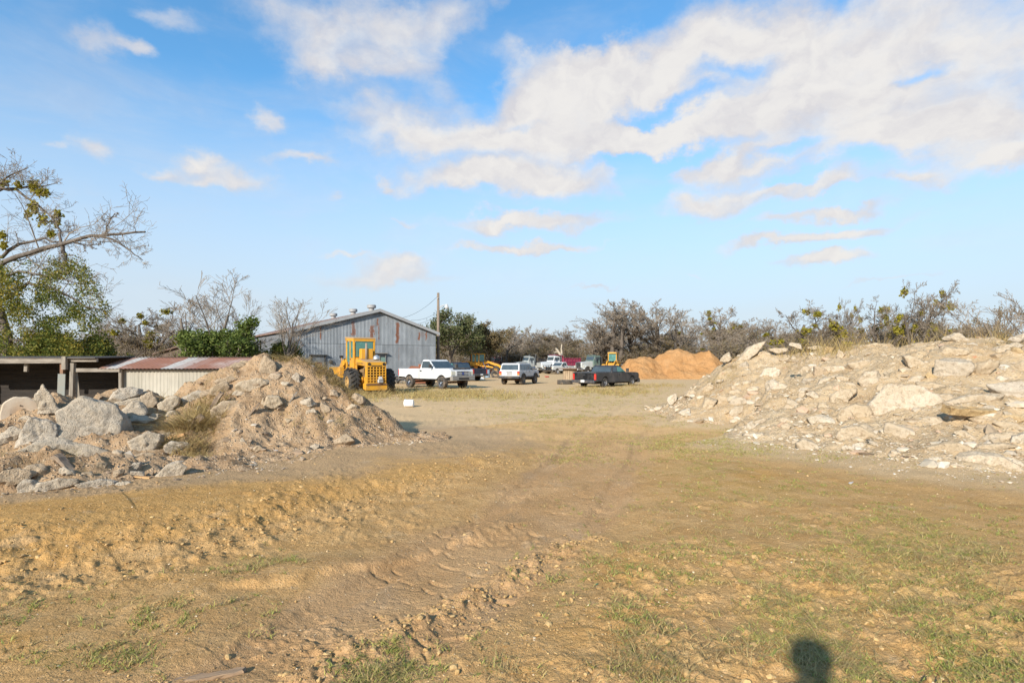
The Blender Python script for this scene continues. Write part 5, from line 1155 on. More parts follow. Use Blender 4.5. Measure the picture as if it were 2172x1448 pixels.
YEL = paint('loader_yellow', (.62,.295,.018), .55, .6, (.25,.14,.06), scale=2.2); YLR = paint('faded_roof', (.42,.27,.13), .8, .6, (.36,.24,.14))
def loader(loc, rz, label, bucket=True, cab_open=False, scale=1):
    t = empty('wheel_loader', loc, rz, label, 'wheel loader', 'yellow wheel loaders'); t.scale = (scale,)*3
    ra, fa = -1.45, 1.45; r = .72; tw = .56; yw = 1.08
    rim = paint('loader_rim', (.50,.30,.10), .7, .6, (.28,.18,.1))
    for ax in (ra, fa):
        for s in (-1, 1): wheel(t, ax, s*yw, r, tw, s, rim, RUB, 8, .48, 18)
        MB().box((ax, 0, r), (.42, 1.6, .42)).build('axle_housing', YEL, t, bevel=.05)
    # rear frame and engine house
    MB().prism([(-2.55,.62),(-2.55,1.02),(-.35,1.12),(-.1,.92),(-.1,.62)], -.52, .52).build('rear_frame', YEL, t, bevel=.02)
    hd = MB().prism([(-2.45,1.86),(-2.55,1.80),(-2.55,1.62),(-1.0,1.72),(-.72,1.72),(-.72,2.06),(-.9,2.08)], -.58, .58).build('engine_hood', YEL, t, bevel=.03)
    MB().box((-1.62,0,1.975), (1.5,1.0,.02), ry=R(-7.5)).build('hood_top', YLR, hd)
    eng = MB(); re = np.random.default_rng(5)
    for k in range(26): eng.box((re.uniform(-2.2,-.9), re.uniform(-.42,.42), re.uniform(1.05,1.65)), tuple(re.uniform(.12,.4,3)), rz=re.uniform(0,3), ry=re.uniform(0,1))
    eng.build('engine', paint('oily_engine', (.22,.13,.05), .7, .6, (.07,.05,.035), scale=6), t)
    for s in (-1, 1):
        MB().box((-2.42, s*.54, 1.32), (.22, .06, .72)).build('side_post', YEL, t, bevel=.01); MB().box((-.80, s*.54, 1.38), (.22, .06, .66)).build('side_post', YEL, t, bevel=.01)
        MB().box((-1.5, s*.60, .88), (1.0, .10, .36)).build('tank', YEL, t, bevel=.03)
    # rear grille of square openings
    gr = MB().box((-2.57, 0, 1.75), (.10, 1.18, .24)).build('grille', YEL, t, bevel=.02)
    q = MB()
    for i in range(7): q.box((-2.60, (i-3)*.182, 1.15), (.05, .045, .96))
    for j in range(7): q.box((-2.602, 0, .69+j*.155), (.05, 1.14, .05))
    q.build('grille_bars', YEL, gr)
    MB().box((-2.50, 0, 1.15), (.03, 1.08, .94)).build('radiator', DRK, gr)
    for s in (-1, 1): MB().lathe([(.01,0),(.06,0),(.085,-.02),(.085,.03)], (-2.63, s*.44, 1.76), 'X', 14).build('rear_lamp', DRK, gr)
    MB().box((-2.62, 0, 1.66), (.04, .62, .05)).build('handle_slot', DRK, gr)
    q = MB(); q.box((-2.68,-.2,.80), (.12,.3,.2), rz=.3); q.box((-2.68,-.2,.95), (.1,.2,.18), ry=.6); q.build('crumpled_bag', paint('dirty_bag', (.45,.43,.40), .8, .4), gr)
    MB().prism([(-2.6,.26),(-2.6,.66),(-2.2,.66),(-2.2,.34)], -.66, .66).build('counterweight', YEL, t, bevel=.03)
    MB().box((-2.63,0,.60), (.04,1.25,.06)).build('tow_bar', STL, t)
    # stacks on the hood
    MB().cyl((-1.12,.05,2.0), (-1.12,.05,3.0), .075, .06, 12).build('exhaust_pipe', paint('rust_pipe', (.26,.20,.15), .75, .4), t, smooth=True)
    MB().box((-.92,-.02,2.36), (.36,.74,.62)).build('air_box', YEL, t, bevel=.04)
    MB().lathe([(.20,0),(.21,.06),(.16,.20),(.05,.27),(.01,.28)], (-1.5,-.42,2.03), 'Z', 18).build('pre_cleaner', paint('bright_dome', (.55,.55,.55), .3, .3, metal=.7), t, smooth=True)
    # cab: posts, roof and panes
    cx0, cx1, cy, cz0, cz1 = -.62, .62, .62, 1.55, 3.32
    roof = MB().prism([(cx0-.10,cz1-.06),(cx1+.16,cz1+.02),(cx1+.16,cz1+.10),(cx0-.10,cz1+.02)], -cy-.08, cy+.08).build('cab_roof', YLR, t, bevel=.02)
    MB().prism([(cx0-.08,cz1-.20),(cx1+.13,cz1-.14),(cx1+.13,cz1+.018),(cx0-.08,cz1-.064)], -cy-.06, cy+.06).build('roof_band', YEL, roof)
    for x in (cx0, cx1):
        for s in (-1, 1): MB().box((x+(.10 if x > 0 else 0)*0, s*cy, (cz0+cz1)/2-.1), (.13, .11, cz1-cz0-.1)).build('cab_post', YEL, t, bevel=.015)
    for s in (-1, 1):
        MB().box((-.02, s*cy, 2.35), (.09, .08, 1.75)).build('door_post', YEL, t)
        d = MB().box((-.30, s*cy, 1.82), (.50, .06, .62)).build('door', YEL, t, bevel=.01); MB().box((-.12, s*(cy+.05), 2.05), (.12,.04,.05)).build('handle', BLK, d)
        MB().box((-.30, s*cy, 2.62), (.46, .025, .95)).build('side_pane', GLG, t); MB().box((.31, s*cy, 2.50), (.50, .025, 1.2)).build('side_pane', GLG, t)
    MB().box((cx0, 0, 1.86), (.08, 1.12, .62)).build('cab_back', YEL, t); MB().box((cx0-.02, 0, 2.66), (.03, 1.06, .92)).build('rear_pane', GLG, t)
    MB().box((cx1, 0, 2.55), (.03, 1.1, 1.1)).build('front_pane', GLG, t); MB().box((0,0,1.50), (1.3,1.3,.12)).build('cab_floor', DRK, t)
    st = MB().box((-.1,0,1.85), (.5,.5,.14)); st.box((-.36,0,2.15), (.12,.5,.55)); st.build('seat', BLK, t, bevel=.03)
    # front frame, arms and bucket
    MB().prism([(.1,.62),(.1,1.05),(.9,1.55),(1.5,1.75),(1.9,1.45),(2.0,.62)], -.42, .42).build('front_frame', YEL, t, bevel=.03)
    for s in (-1, 1):
        pr = [(.75,1.95),(1.1,2.12),(1.75,1.85),(2.6,1.0),(2.85,.55),(2.65,.42),(2.35,.82),(1.6,1.52),(1.05,1.72)]
        MB().prism(pr, s*.50, s*.64).build('lift_arm', YEL, t, bevel=.02); MB().cyl((.9,s*.57,1.1), (2.1,s*.57,1.15), .07).build('hydraulic_ram', CHR, t)
        fd = MB(); a = np.linspace(R(20), R(165), 9); fd.prism([(fa+.86*math.cos(k), r+.86*math.sin(k)) for k in a]+[(fa+.80*math.cos(k), r+.80*math.sin(k)) for k in a[::-1]], s*.8, s*1.34); fd.build('fender', YEL, t)
        MB().box((.85,s*.92,1.35), (.4,.28,.5)).build('step_box', YEL, t, bevel=.03)
        lp = MB().cyl((.9,s*.86,1.6),(.9,s*.86,2.15),.025,n=6).build('lamp_stalk', YEL, t); MB().box((.93,s*.86,2.2), (.1,.2,.16)).build('work_lamp', BLK, lp)
    if bucket:
        pr = [(2.72,.25),(2.62,.95),(2.72,1.12),(2.80,1.10),(2.74,.92),(2.86,.32),(3.75,.14),(3.75,.08),(2.86,.16)]
        b = MB().prism(pr, -1.32, 1.32).build('bucket', YEL, t)
        for s in (-1, 1): MB().prism([(2.72,.16),(2.70,1.08),(3.1,.75),(3.7,.12)], s*1.30, s*1.34).build('bucket_side', YEL, b)
    if not cab_open:
        tx = bpy.data.curves.new('hood_lettering', 'FONT'); tx.body = 'INTERNATIONAL'; tx.size = .13; tx.extrude = .002
        o = bpy.data.objects.new('hood_lettering', tx); COL.objects.link(o); dg = bpy.context.evaluated_depsgraph_get(); me = bpy.data.meshes.new_from_object(o.evaluated_get(dg)); bpy.data.objects.remove(o)
        me.materials.append(BLK); o = bpy.data.objects.new('hood_lettering', me); COL.objects.link(o); o.parent = hd; o.location = (-.95, .583, 1.76); o.rotation_euler = (R(90), R(0), R(180))
    return t
loader((-8.72, 32.55, 0), R(125), 'big yellow wheel loader with square rear grille and enclosed cab beside the mound', scale=.945)
loader((15.4, 86, 0), R(246), 'smaller yellow wheel loader facing forward far behind the charcoal pickup', cab_open=True, scale=.98)

def grader():
    t = empty('motor_grader', (-4.7, 86.5, 0), R(-34), 'yellow motor grader with long front frame and blade behind the white vehicles', 'motor grader')
    for ax in (-2.6, -1.25):
        for s in (-1, 1): wheel(t, ax, s*.95, .62, .40, s, YEL, RUB, 6, .5, 14)
    for s in (-1, 1): wheel(t, 3.5, s*.95, .62, .36, s, YEL, RUB, 6, .5, 14)
    MB().box((-2.3,0,1.02), (2.6,.9,.5)).build('rear_frame', YEL, t, bevel=.04); MB().box((-2.55,0,1.62), (2.0,.86,.72)).build('engine_hood', YEL, t, bevel=.06)
    MB().box((-2.5,.45,1.55), (1.2,.02,.4)).build('hood_vent', DRK, t); MB().box((-2.5,-.45,1.55), (1.2,.02,.4)).build('hood_vent', DRK, t)
    MB().cyl((-2.2,.1,1.9),(-2.2,.1,2.7),.06).build('exhaust_pipe', STL, t)
    cz1 = 3.05
    MB().box((-.6,0,cz1+.04), (1.6,1.55,.10)).build('cab_roof', YEL, t, bevel=.02); MB().box((-.6,0,1.55), (1.5,1.4,.5)).build('cab_base', YEL, t, bevel=.02)
    for x in (-1.28, -.62, .08):
        for s in (-1, 1): MB().box((x, s*.68, 2.35), (.10,.10,1.4)).build('cab_post', YEL, t)
    for s in (-1, 1):
        for x in (-.95, -.27): MB().box((x, s*.68, 2.42), (.52,.02,1.0)).build('side_pane', GLG, t)
    MB().box((.09,0,2.45), (.02,1.26,1.0)).build('front_pane', GLG, t); MB().box((-1.29,0,2.45), (.02,1.26,.9)).build('rear_pane', GLG, t)
    MB().prism([(.1,1.45),(.1,1.8),(1.4,2.0),(3.1,1.55),(3.75,1.25),(3.75,.75),(3.3,.75),(3.0,1.2),(1.4,1.68)], -.16, .16).build('main_frame', YEL, t, bevel=.03)
    MB().box((3.5,0,.70), (.3,1.8,.22)).build('front_axle', YEL, t)
    for s in (-1, 1): MB().cyl((.5,s*.3,1.9),(1.5,s*.7,.8),.06).build('blade_ram', CHR, t); MB().cyl((.1,s*.5,1.3),(2.9,s*.15,.95),.09).build('drawbar', YEL, t)
    q = MB(); a = np.linspace(-.9,.9,8); q.prism([(1.15-.35*math.cos(k)+.35, .42+.36*math.sin(k)) for k in a]+[(1.12-.35*math.cos(k)+.35, .42+.36*math.sin(k)) for k in a[::-1]], -1.8, 1.8)
    b = q.build('blade', paint('rust_blade', (.30,.12,.05), .7, .4), t); b.rotation_euler = (0,0,R(12))
    MB().box((1.7,.3,1.62), (.5,.4,.12), rz=.3).build('white_tarp', paint('tarp', (.6,.6,.58), .7, .2), t)
grader()

def dump_truck(name, loc, rz, label, cat, cabm, boxm, grm, box=True, hoodm=None, cab_z=0, stack=True):
    t = empty(name, loc, rz, label, cat, 'heavy trucks parked along the treeline'); hoodm = hoodm or cabm
    for ax in (-3.0, -1.75):
        for s in (-1, 1): wheel(t, ax, s*.98, .52, .50, s, CHR, RUB, 6, .5)
    for s in (-1, 1): wheel(t, 2.9, s*1.0, .52, .30, s, CHR, RUB, 6, .5)
    MB().box((-.3,0,.85), (7.4,.9,.28)).build('frame_rails', DRK, t)
    hd = MB().prism([(1.45,1.05),(1.45,1.98),(3.55,1.80),(3.72,1.70),(3.72,.95),(3.45,.95)]+arch(2.9,.52,.95,8)+[(2.2,.95)], -.72, .72).build('hood', hoodm, t, bevel=.06)
    for s in (-1, 1):
        q = MB(); a = arch(2.9,.55,.75,10); o = [(2.9+(x-2.9)*1.14, .55+(z-.55)*1.14) for x, z in a]; q.prism(a+o[::-1], s*.68, s*1.22); q.build('fender', hoodm, t)
        MB().box((3.62,s*.98,1.18), (.16,.24,.2)).build('headlight', CLR, t, bevel=.03)
        MB().box((1.55,s*1.42,2.35), (.08,.16,.55)).build('mirror', CHR, t); MB().cyl((1.45,s*1.0,2.1),(1.55,s*1.42,2.35),.02,n=5).build('mirror_bracket', BLK, t)
        if stack: MB().cyl((-.02,s*.98,1.2),(-.02,s*.98,3.25),.075,n=10).build('exhaust_stack', CHR, t); MB().cyl((.9,s*1.0,.75),(.0,s*1.0,.75),.28,n=14).build('fuel_tank', CHR, t)
    g = MB().box((3.76,0,1.38), (.10,1.06,.86)).build('grille', CHR, t, bevel=.03); q = MB()
    for i in range(9): q.box((3.82,(i-4)*.11,1.38), (.02,.05,.76))
    q.build('grille_bars', grm, g)
    MB().box((3.86,0,.72), (.16,2.3,.34)).build('front_bumper', CHR, t, bevel=.03); MB().box((3.95,0,.74), (.01,.3,.15)).build('number_plate', PLT, t)
    c = MB().prism([(.15,1.05),(.15,2.78),(.3,2.86),(1.22,2.82),(1.5,2.05),(1.5,1.05)], -1.0, 1.0, .06, 1.9).build('cab', cabm, t, bevel=.05)
    for s in (-1, 1):
        MB().box((.82,s*1.005,1.62), (1.1,.02,1.0)).build('door', cabm, c, bevel=.008); MB().prism([(.35,2.08),(1.36,2.08),(1.18,2.6),(.35,2.6)], s*.965, s*1.0).build('side_window', GLS, c)
    w = MB(); n = Vector((.77,0,.28)).normalized(); p = [Vector((1.47,-.84,2.14)),Vector((1.47,.84,2.14)),Vector((1.28,.80,2.66)),Vector((1.28,-.80,2.66))]
    w.add([a+n*.03 for a in p]+[a+n*.045 for a in p], [(3,2,1,0),(4,5,6,7)]+[(i,(i+1)%4,(i+1)%4+4,i+4) for i in range(4)]); w.build('windscreen', GLS, c)
    MB().box((1.2,0,2.88), (.28,1.9,.06), ry=.2).build('sun_visor', cabm, c)
    for y in (-.6,-.2,.2,.6): MB().box((1.0,y,2.9), (.08,.12,.06)).build('roof_lamp', AMB, c)
    if box:
        b = MB().prism([(-3.9,1.25),(-.25,1.25),(-.25,2.75),(.9,2.98),(.9,3.06),(-.3,2.86),(-.3,2.5),(-3.95,2.5)], -1.22, 1.22).build('dump_body', boxm, t, bevel=.02)
        for s in (-1, 1):
            q = MB()
            for k in range(7): q.box((-3.7+k*.56, s*1.26, 1.9), (.12,.09,1.15))
            for z in (1.32, 1.9, 2.46): q.box((-2.05, s*1.27, z), (3.7,.11,.12))
            q.build('side_ribs', boxm, b)
    else:
        MB().box((-2.2,0,1.15), (3.2,1.1,.16)).build('fifth_wheel_deck', STL, t)
        q = MB(); q.box((-.25,0,1.9), (.08,1.9,1.6)); q.build('headache_rack', BLK, t)
    return t
MAR = paint('maroon_paint', (.24,.02,.055), .45, .3, (.33,.2,.17)); BKP = paint('black_box', (.022,.022,.024), .5, .35); GRN = paint('dull_green', (.10,.15,.13), .5, .4); GRY = paint('grey_hood', (.44,.45,.43), .5, .4)
dump_truck('dump_truck', (7.5, 93.2, 0), R(212), 'white conventional dump truck with maroon ribbed dump body', 'dump truck', WHT, MAR, paint('grille_grey', (.35,.35,.33), .5, .2))
dump_truck('dump_truck', (3.6, 100.5, 0), R(214), 'black bodied dump truck behind the boxy white vehicle', 'dump truck', paint('pale_cab', (.34,.37,.37), .5, .4), BKP, DRK)
dump_truck('semi_truck', (13.2, 88.0, 0), R(214), 'green cab semi truck with pale hood beside the small yellow loader', 'semi truck', GRN, BKP, DRK, box=False, hoodm=GRY, stack=False)
dump_truck('semi_truck', (-2.3, 106, 0), R(200), 'old maroon semi truck with chrome stack behind the motor grader', 'semi truck', paint('faded_maroon', (.22,.07,.07), .6, .4), BKP, DRK, box=False)

def car(name, loc, rz, label, pm):
    t = empty(name, loc, rz, label, 'car', 'white cars by the treeline'); r = .32; zb, zl, zr = .32, .92, 1.45; W = .9
    pr = [(-2.3,zb),(-2.35,.95),(-1.7,zl+.05),(1.0,zl),(2.2,.78),(2.35,.6),(2.35,zb)]+[(1.45+r*1.2,zb)]+arch(1.45,r,zb)+[(1.45-r*1.2,zb),(-1.4+r*1.2,zb)]+arch(-1.4,r,zb)+[(-1.4-r*1.2,zb)]
    MB().prism(pr, -W, W, .15, .8).build('body', pm, t, bevel=.06)
    c = MB().prism([(-1.8,zl),(-1.2,zr),(.1,zr),(1.0,zl)], -W+.06, W-.06, .3, zl).build('cabin', pm, t, bevel=.05)
    for s in (-1, 1):
        MB().prism([(-1.45,zl+.06),(-1.08,zr-.09),(.02,zr-.09),(.68,zl+.06)], s*(W-.16), s*(W-.075), .0).build('side_window', GLS, c)
        for ax in (-1.4, 1.45): wheel(t, ax, s*(W-.1), r, .2, s, CHR, RUB, 5)
        MB().box((2.3,s*.62,.68), (.1,.34,.14)).build('headlight', CLR, t); MB().box((-2.33,s*.65,.8), (.06,.34,.14)).build('taillight', RED, t)
    return t
car('parked_car', (-.9, 98, 0), R(20), 'white car whose roof shows just above the boxy white vehicle', WH2)
car('parked_car', (19.2, 99, 0), R(60), 'small white car at the left edge of the orange sand', WH2)

# ------------------------------------------------------------------ yard things
def spool():
    y = 49; b = P(1209, 806, y); t = empty('cable_spool', (b.x, y, 0), 0, 'big wooden cable spool standing on end with a rusty round top', 'cable spool')
    wd = wood('spool_wood', (.42,.31,.20), (.24,.165,.10), 4, 2); q = MB()
    for k in range(20):
        a = 2*math.pi*k/20; q.box((math.cos(a)*.58, math.sin(a)*.58, .62), (.06,.17,1.16), rz=a)
    q.build('drum', wd, t)
    MB().lathe([(.02,0),(.95,0),(.95,.07),(.02,.07)], (0,0,1.20), 'Z', 28).build('top_flange', paint('rust_top', (.20,.12,.08), .85, .5, (.28,.17,.1)), t)
    MB().lathe([(.02,0),(.70,0),(.70,.06),(.02,.06)], (0,0,.0), 'Z', 28).build('bottom_flange', wd, t)
    MB().lathe([(.02,0),(.10,0),(.10,.04),(.02,.04)], (0,0,1.27), 'Z', 12).build('hub_plate', STL, t)
spool()
def flat_tyre(name, loc, r, w, label, rx=0, ry=0, group=None, lugs=22):
    t = empty(name, loc, 0, label, 'tyre', group, rx=rx, ry=ry)
    MB().lathe([(.55*r,-.42*w),(.84*r,-.5*w),(.97*r,-.42*w),(r,-.2*w),(r,.2*w),(.97*r,.42*w),(.84*r,.5*w),(.55*r,.42*w),(.58*r,0),(.55*r,-.42*w)], (0,0,0), 'Z', 36).build('casing', RUBD, t)
    q = MB()
    for k in range(lugs):
        a = 2*math.pi*k/lugs; q.box((math.cos(a)*r, math.sin(a)*r, 0), (.08,.12,w*.9), rz=a, rx=.45)
    q.build('tread', RUBD, t)
b = P(1198, 812, 46); flat_tyre('tractor_tyre', (b.x, 46, .17), .58, .34, 'large tractor tyre lying flat at the foot of the cable spool')
b = P(1050, 801, 66); flat_tyre('loose_tyre', (b.x, 66, .42), .48, .3, 'dark tyre leaning beside the blue barrel', rx=R(68), ry=R(18), lugs=0)
def barrel():
    y = 66; b = P(1033.5, 800, y); t = empty('oil_barrel', (b.x, y, 0), 0, 'dented blue grey steel barrel standing left of the boxy white vehicle', 'barrel')
    MB().lathe([(.28,0),(.30,.02),(.29,.04),(.29,.30),(.305,.32),(.29,.34),(.29,.60),(.305,.62),(.29,.64),(.29,.88),(.30,.9),(.28,.9)], (0,0,0), 'Z', 26).build('drum', paint('barrel_blue', (.22,.31,.38), .5, .4, (.25,.17,.12)), t)
    MB().lathe([(.01,0),(.28,0)], (0,0,.87), 'Z', 20).build('lid', paint('barrel_lid', (.2,.22,.24), .6, .5), t)
    t.scale = (1.15,1.15,1.05)
barrel()
def bucket():
    y = float(gp(868,863)[1]); b = P(868, 857, y); t = empty('plastic_bucket', (b.x, y, float(g_height(b.x, y))+.15), R(-6), 'white plastic bucket lying on its side past the end of the mound', 'bucket')
    q = MB(); q.lathe([(.01,.17),(.125,.17),(.135,.15),(.148,-.13),(.155,-.14),(.155,-.165),(.148,-.165),(.145,-.18),(.135,-.18),(.12,.15),(.01,.15)], (0,0,0), 'X', 28); q.build('pail', paint('bucket_white', (.78,.79,.78), .4, .15), t)
    h = MB(); h.tube([(-.14,math.cos(a)*.165,math.sin(a)*.165-.05) for a in np.linspace(-1.6,1.6,14)], .004, 5); h.build('handle', CHR, t)
bucket()
def litter(name, px, py, dims, mat, label, cat, seed, y=None):
    y = y or float(gp(px, py)[1]); b = P(px, py, y); v, f = rock_shape(seed, dims, 'chunk', 3); r = np.random.default_rng(seed); v = v+(fb3(v*14+seed, 2, seed)-.5)[:, None]*dims[2]*.8
    o = mesh_np(name, v, [f], mat); o.location = (b.x, y, float(terr(np.array(b.x), np.array(y)))+dims[2]*.3); o.rotation_euler = (0, 0, .4); return tag(o, label, cat)
litter('crushed_can', 1805, 1021, (.16,.09,.06), paint('crushed_foil', (.40,.38,.37), .5, .4, metal=.1), 'crushed silvery can on the ground before the right heap', 'can', 61)
litter('red_can', 1160, 800, (.75,.4,.3), paint('red_plastic', (.5,.05,.035), .5, .3), 'small red jug lying on the open ground right of the boxy white vehicle', 'jug', 62)
for i, (px, w_) in enumerate(((1012,.9),(1022,.6))): litter('plastic_bag', px, 805-i, (w_,.5,.28), paint('bag_white', (.55,.55,.54), .7, .3), ('wide white plastic bag', 'smaller white plastic bag')[i]+(' just right of the white pickup nose', ' lying left of the blue barrel')[i], 'bag', 63+i)
litter('paper_scrap', 587, 971, (.10,.08,.02), paint('paper', (.7,.71,.72), .8, .1), 'white paper scrap at the foot of the left mound', 'paper', 66)
litter('green_scrap', 1265, 1237, (.05,.02,.012), paint('green_plastic', (.02,.12,.06), .5, .2), 'tiny dark green plastic strip in the near grass', 'plastic scrap', 67)
def bin_():
    y = 45.5; b = P(888, 790, y); t = empty('rusty_scrap_bin', (b.x, y, 0), R(-12), 'rusty open steel scrap bin behind the white pickup bed', 'scrap bin'); m = paint('rust_red', (.22,.075,.035), .85, .5, (.12,.05,.03))
    MB().prism([(-.95,.1),(.95,.1),(1.15,1.3),(.1,1.62),(0,1.62),(0,1.42),(-.6,1.48),(-1.0,1.2)], -.05, .03).build('front_plate', m, t); MB().box((0,.9,.7), (2.0,.06,1.2)).build('back_plate', m, t)
    MB().box((-.97,.45,.68), (.06,.9,1.15)).build('end_plate', m, t); MB().box((1.0,.45,.68), (.06,.9,1.15)).build('end_plate', m, t); MB().box((0,.45,.12), (1.9,.9,.06)).build('floor_plate', m, t)
bin_()
def scrap(px, py, y, label, seed):
    b = P(px, py, y); r = np.random.default_rng(seed); q = MB()
    for k in range(9): q.box((r.uniform(-.5,.5), r.uniform(-.3,.3), .12+.09*k*.6), (r.uniform(.5,1.1), r.uniform(.1,.4), .05), rz=r.uniform(0,3), ry=r.uniform(-.5,.5))
    o = q.build('scrap_heap', paint('scrap_grey', (.14,.135,.125), .7, .5, (.16,.1,.06)), None); o.location = (b.x, y, 0); tag(o, label, 'scrap heap')
scrap(847, 800, 47, 'low heap of bent scrap metal left of the white pickup bed', 71)
scrap(1075, 806, 66, 'dark scrap heap partly behind the boxy white vehicle', 72)
# ------------------------------------------------------------------ trees
class Sk:
    """collects tapered branch paths, then makes tubes of them"""
    def __init__(s): s.p = []; s.r = []; s.lv = []; s.tips = []
    def add(s, pts, rad, lv): s.p.append(np.array(pts)); s.r.append(np.array(rad)); s.lv.append(lv)
    def mesh(s, name, mat, parent, lv, sides):
        V = []; F = []; b = 0
        for p, r, l in zip(s.p, s.r, s.lv):
            if l not in lv: continue
            k = sides.get(l, 3); d = np.gradient(p, axis=0); d /= np.linalg.norm(d, axis=1)[:, None]+1e-9
            u = np.cross(d, np.array([.31,.22,.92])); u /= np.linalg.norm(u, axis=1)[:, None]+1e-9; w = np.cross(d, u); a = np.arange(k)*2*math.pi/k
            ring = p[:, None]+r[:, None, None]*(u[:, None]*np.cos(a)[None, :, None]+w[:, None]*np.sin(a)[None, :, None]); n = len(p)
            V.append(ring.reshape(-1, 3)); i = np.arange(n*k).reshape(n, k); j = np.roll(i, -1, 1)
            F.append(np.stack([i[:-1].ravel(), j[:-1].ravel(), j[1:].ravel(), i[1:].ravel()], 1)+b); b += n*k
        return mesh_np(name, np.vstack(V), [np.vstack(F)], mat, parent, smooth=True)
def branch(sk, r, p0, d, L, rad, lv, spec, path=None):
    n = spec['seg'][lv]; pts = [np.array(p0)]; d = np.array(d)/np.linalg.norm(d); ds = []
    if path is None:
        for i in range(n):
            d = d+r.normal(0, spec['wob'][lv], 3)+np.array([0, 0, spec['up'][lv]]); d /= np.linalg.norm(d); ds.append(d); pts.append(pts[-1]+d*L/n)
    else:
        pts = [np.array(q) for q in path]; n = len(pts)-1; ds = [(b-a)/np.linalg.norm(b-a) for a, b in zip(pts[:-1], pts[1:])]; L = sum(np.linalg.norm(b-a) for a, b in zip(pts[:-1], pts[1:]))
    tp = np.linspace(1, spec['tip'][lv], n+1); sk.add(pts, rad*tp, lv)
    if lv+1 >= spec['lv']:
        sk.tips.append(pts[-1]); sk.tips.append(pts[len(pts)//2]); return
    m = spec['ch'][lv]; m = max(2, int(m*r.uniform(.8, 1.2)))
    for k in range(m):
        t = spec['st'][lv]+(1-spec['st'][lv])*(k+r.random())/m; x = min(t*n, n-1e-4); i = int(x); q = pts[i]+(pts[i+1]-pts[i])*(x-i)
        a = r.uniform(0, 6.283); ax = ds[i]; o = np.cross(ax, r.normal(size=3)); o /= np.linalg.norm(o)+1e-9
        sp = R(spec['ang'][lv]+r.normal(0, 9)); nd = ax*math.cos(sp)+o*math.sin(sp)
        branch(sk, r, q, nd, L*spec['len'][lv]*(1.12-.55*t)*r.uniform(.7, 1.25), rad*np.interp(t, [0, 1], [1, spec['tip'][lv]])*spec['rr'][lv]*r.uniform(.75, 1), lv+1, spec)
BARE = dict(lv=5, seg=[7,6,5,4,3], wob=[.08,.10,.12,.14,.16], up=[.05,.06,.055,.04,.03], tip=[.35,.3,.3,.35,.4], ch=[11,8,7,6,4], st=[.25,.2,.15,.12,.1], ang=[46,44,42,42,40], len=[.62,.55,.52,.50,.5], rr=[.55,.55,.55,.55,.6])
def leaf_quads(ctr, per, spread, size, seed, flat=.0):
    r = np.random.default_rng(seed); n = len(ctr)*per; c = np.repeat(ctr, per, 0)+r.normal(0, 1, (n, 3))*spread
    u = r.normal(size=(n, 3)); u /= np.linalg.norm(u, axis=1)[:, None]; w = np.cross(u, r.normal(size=(n, 3))); w /= np.linalg.norm(w, axis=1)[:, None]
    s = (size*r.uniform(.55, 1.3, n))[:, None]; V = np.stack([c-u*s, c+w*s*.55, c+u*s, c-w*s*.55], 1).reshape(-1, 3)
    F = np.arange(n*4).reshape(n, 4); return V, F, np.repeat(r.random(n)*.6+.4*np.repeat(r.random(len(ctr)), per), 4)
def bark(name, c1, c2):
    m, nt, b = newmat(name); p = nt.obj(); n = nt.noise(nt.vmath('MULTIPLY', p, (1,1,.3)), 5, 5, .65); n2 = nt.noise(p, .6, 3)
    c = nt.mix(nt.ramp(n, .3, .7), C4(c1), C4(c2)); nt.put(b.inputs['Base Color'], nt.mix(nt.ramp(n2, .4, .7, 0, .4), c, C4([x*1.5 for x in c1]))); b.inputs['Roughness'].default_value = .95; b.inputs['Specular IOR Level'].default_value = .1; return m
def foliage(name, cols):
    m, nt, b = newmat(name); a = nt.attr('rnd'); rp = nt.new('ShaderNodeValToRGB'); e = rp.color_ramp.elements
    while len(e) < len(cols): e.new(.5)
    for k, c in enumerate(cols): e[k].position = k/(len(cols)-1); e[k].color = C4(c)
    nt.put(rp.inputs[0], a); nt.put(b.inputs['Base Color'], rp.outputs[0]); b.inputs['Roughness'].default_value = .65; b.inputs['Specular IOR Level'].default_value = .2
    tr = nt.new('ShaderNodeBsdfTranslucent'); nt.put(tr.inputs[0], rp.outputs[0]); mx = nt.new('ShaderNodeMixShader'); mx.inputs[0].default_value = .3
    nt.l.new(b.outputs[0], mx.inputs[1]); nt.l.new(tr.outputs[0], mx.inputs[2]); nt.l.new(mx.outputs[0], m.node_tree.nodes['Material Output'].inputs[0]); return m
BK = bark('grey_bark', (.15,.125,.105), (.085,.07,.058)); TW = bark('twig_bark', (.30,.245,.19), (.20,.16,.12)); TWD = bark('dark_twig', (.24,.195,.15), (.15,.12,.09))
PALE = bark('pale_dead_wood', (.42,.36,.28), (.30,.25,.19))
FM = foliage('mistletoe_leaf', [(.16,.15,.02),(.27,.235,.03),(.36,.29,.035)]); FO = foliage('oak_leaf', [(.07,.085,.032),(.115,.125,.048),(.175,.17,.075)])
FG = foliage('bush_leaf', [(.065,.095,.02),(.115,.15,.032),(.19,.215,.055)]); FV = foliage('vine_leaf', [(.04,.065,.012),(.09,.115,.02),(.17,.165,.028),(.32,.23,.035)]); FB = foliage('brown_leaf', [(.15,.105,.055),(.22,.16,.08),(.15,.145,.06)])
_var = {}
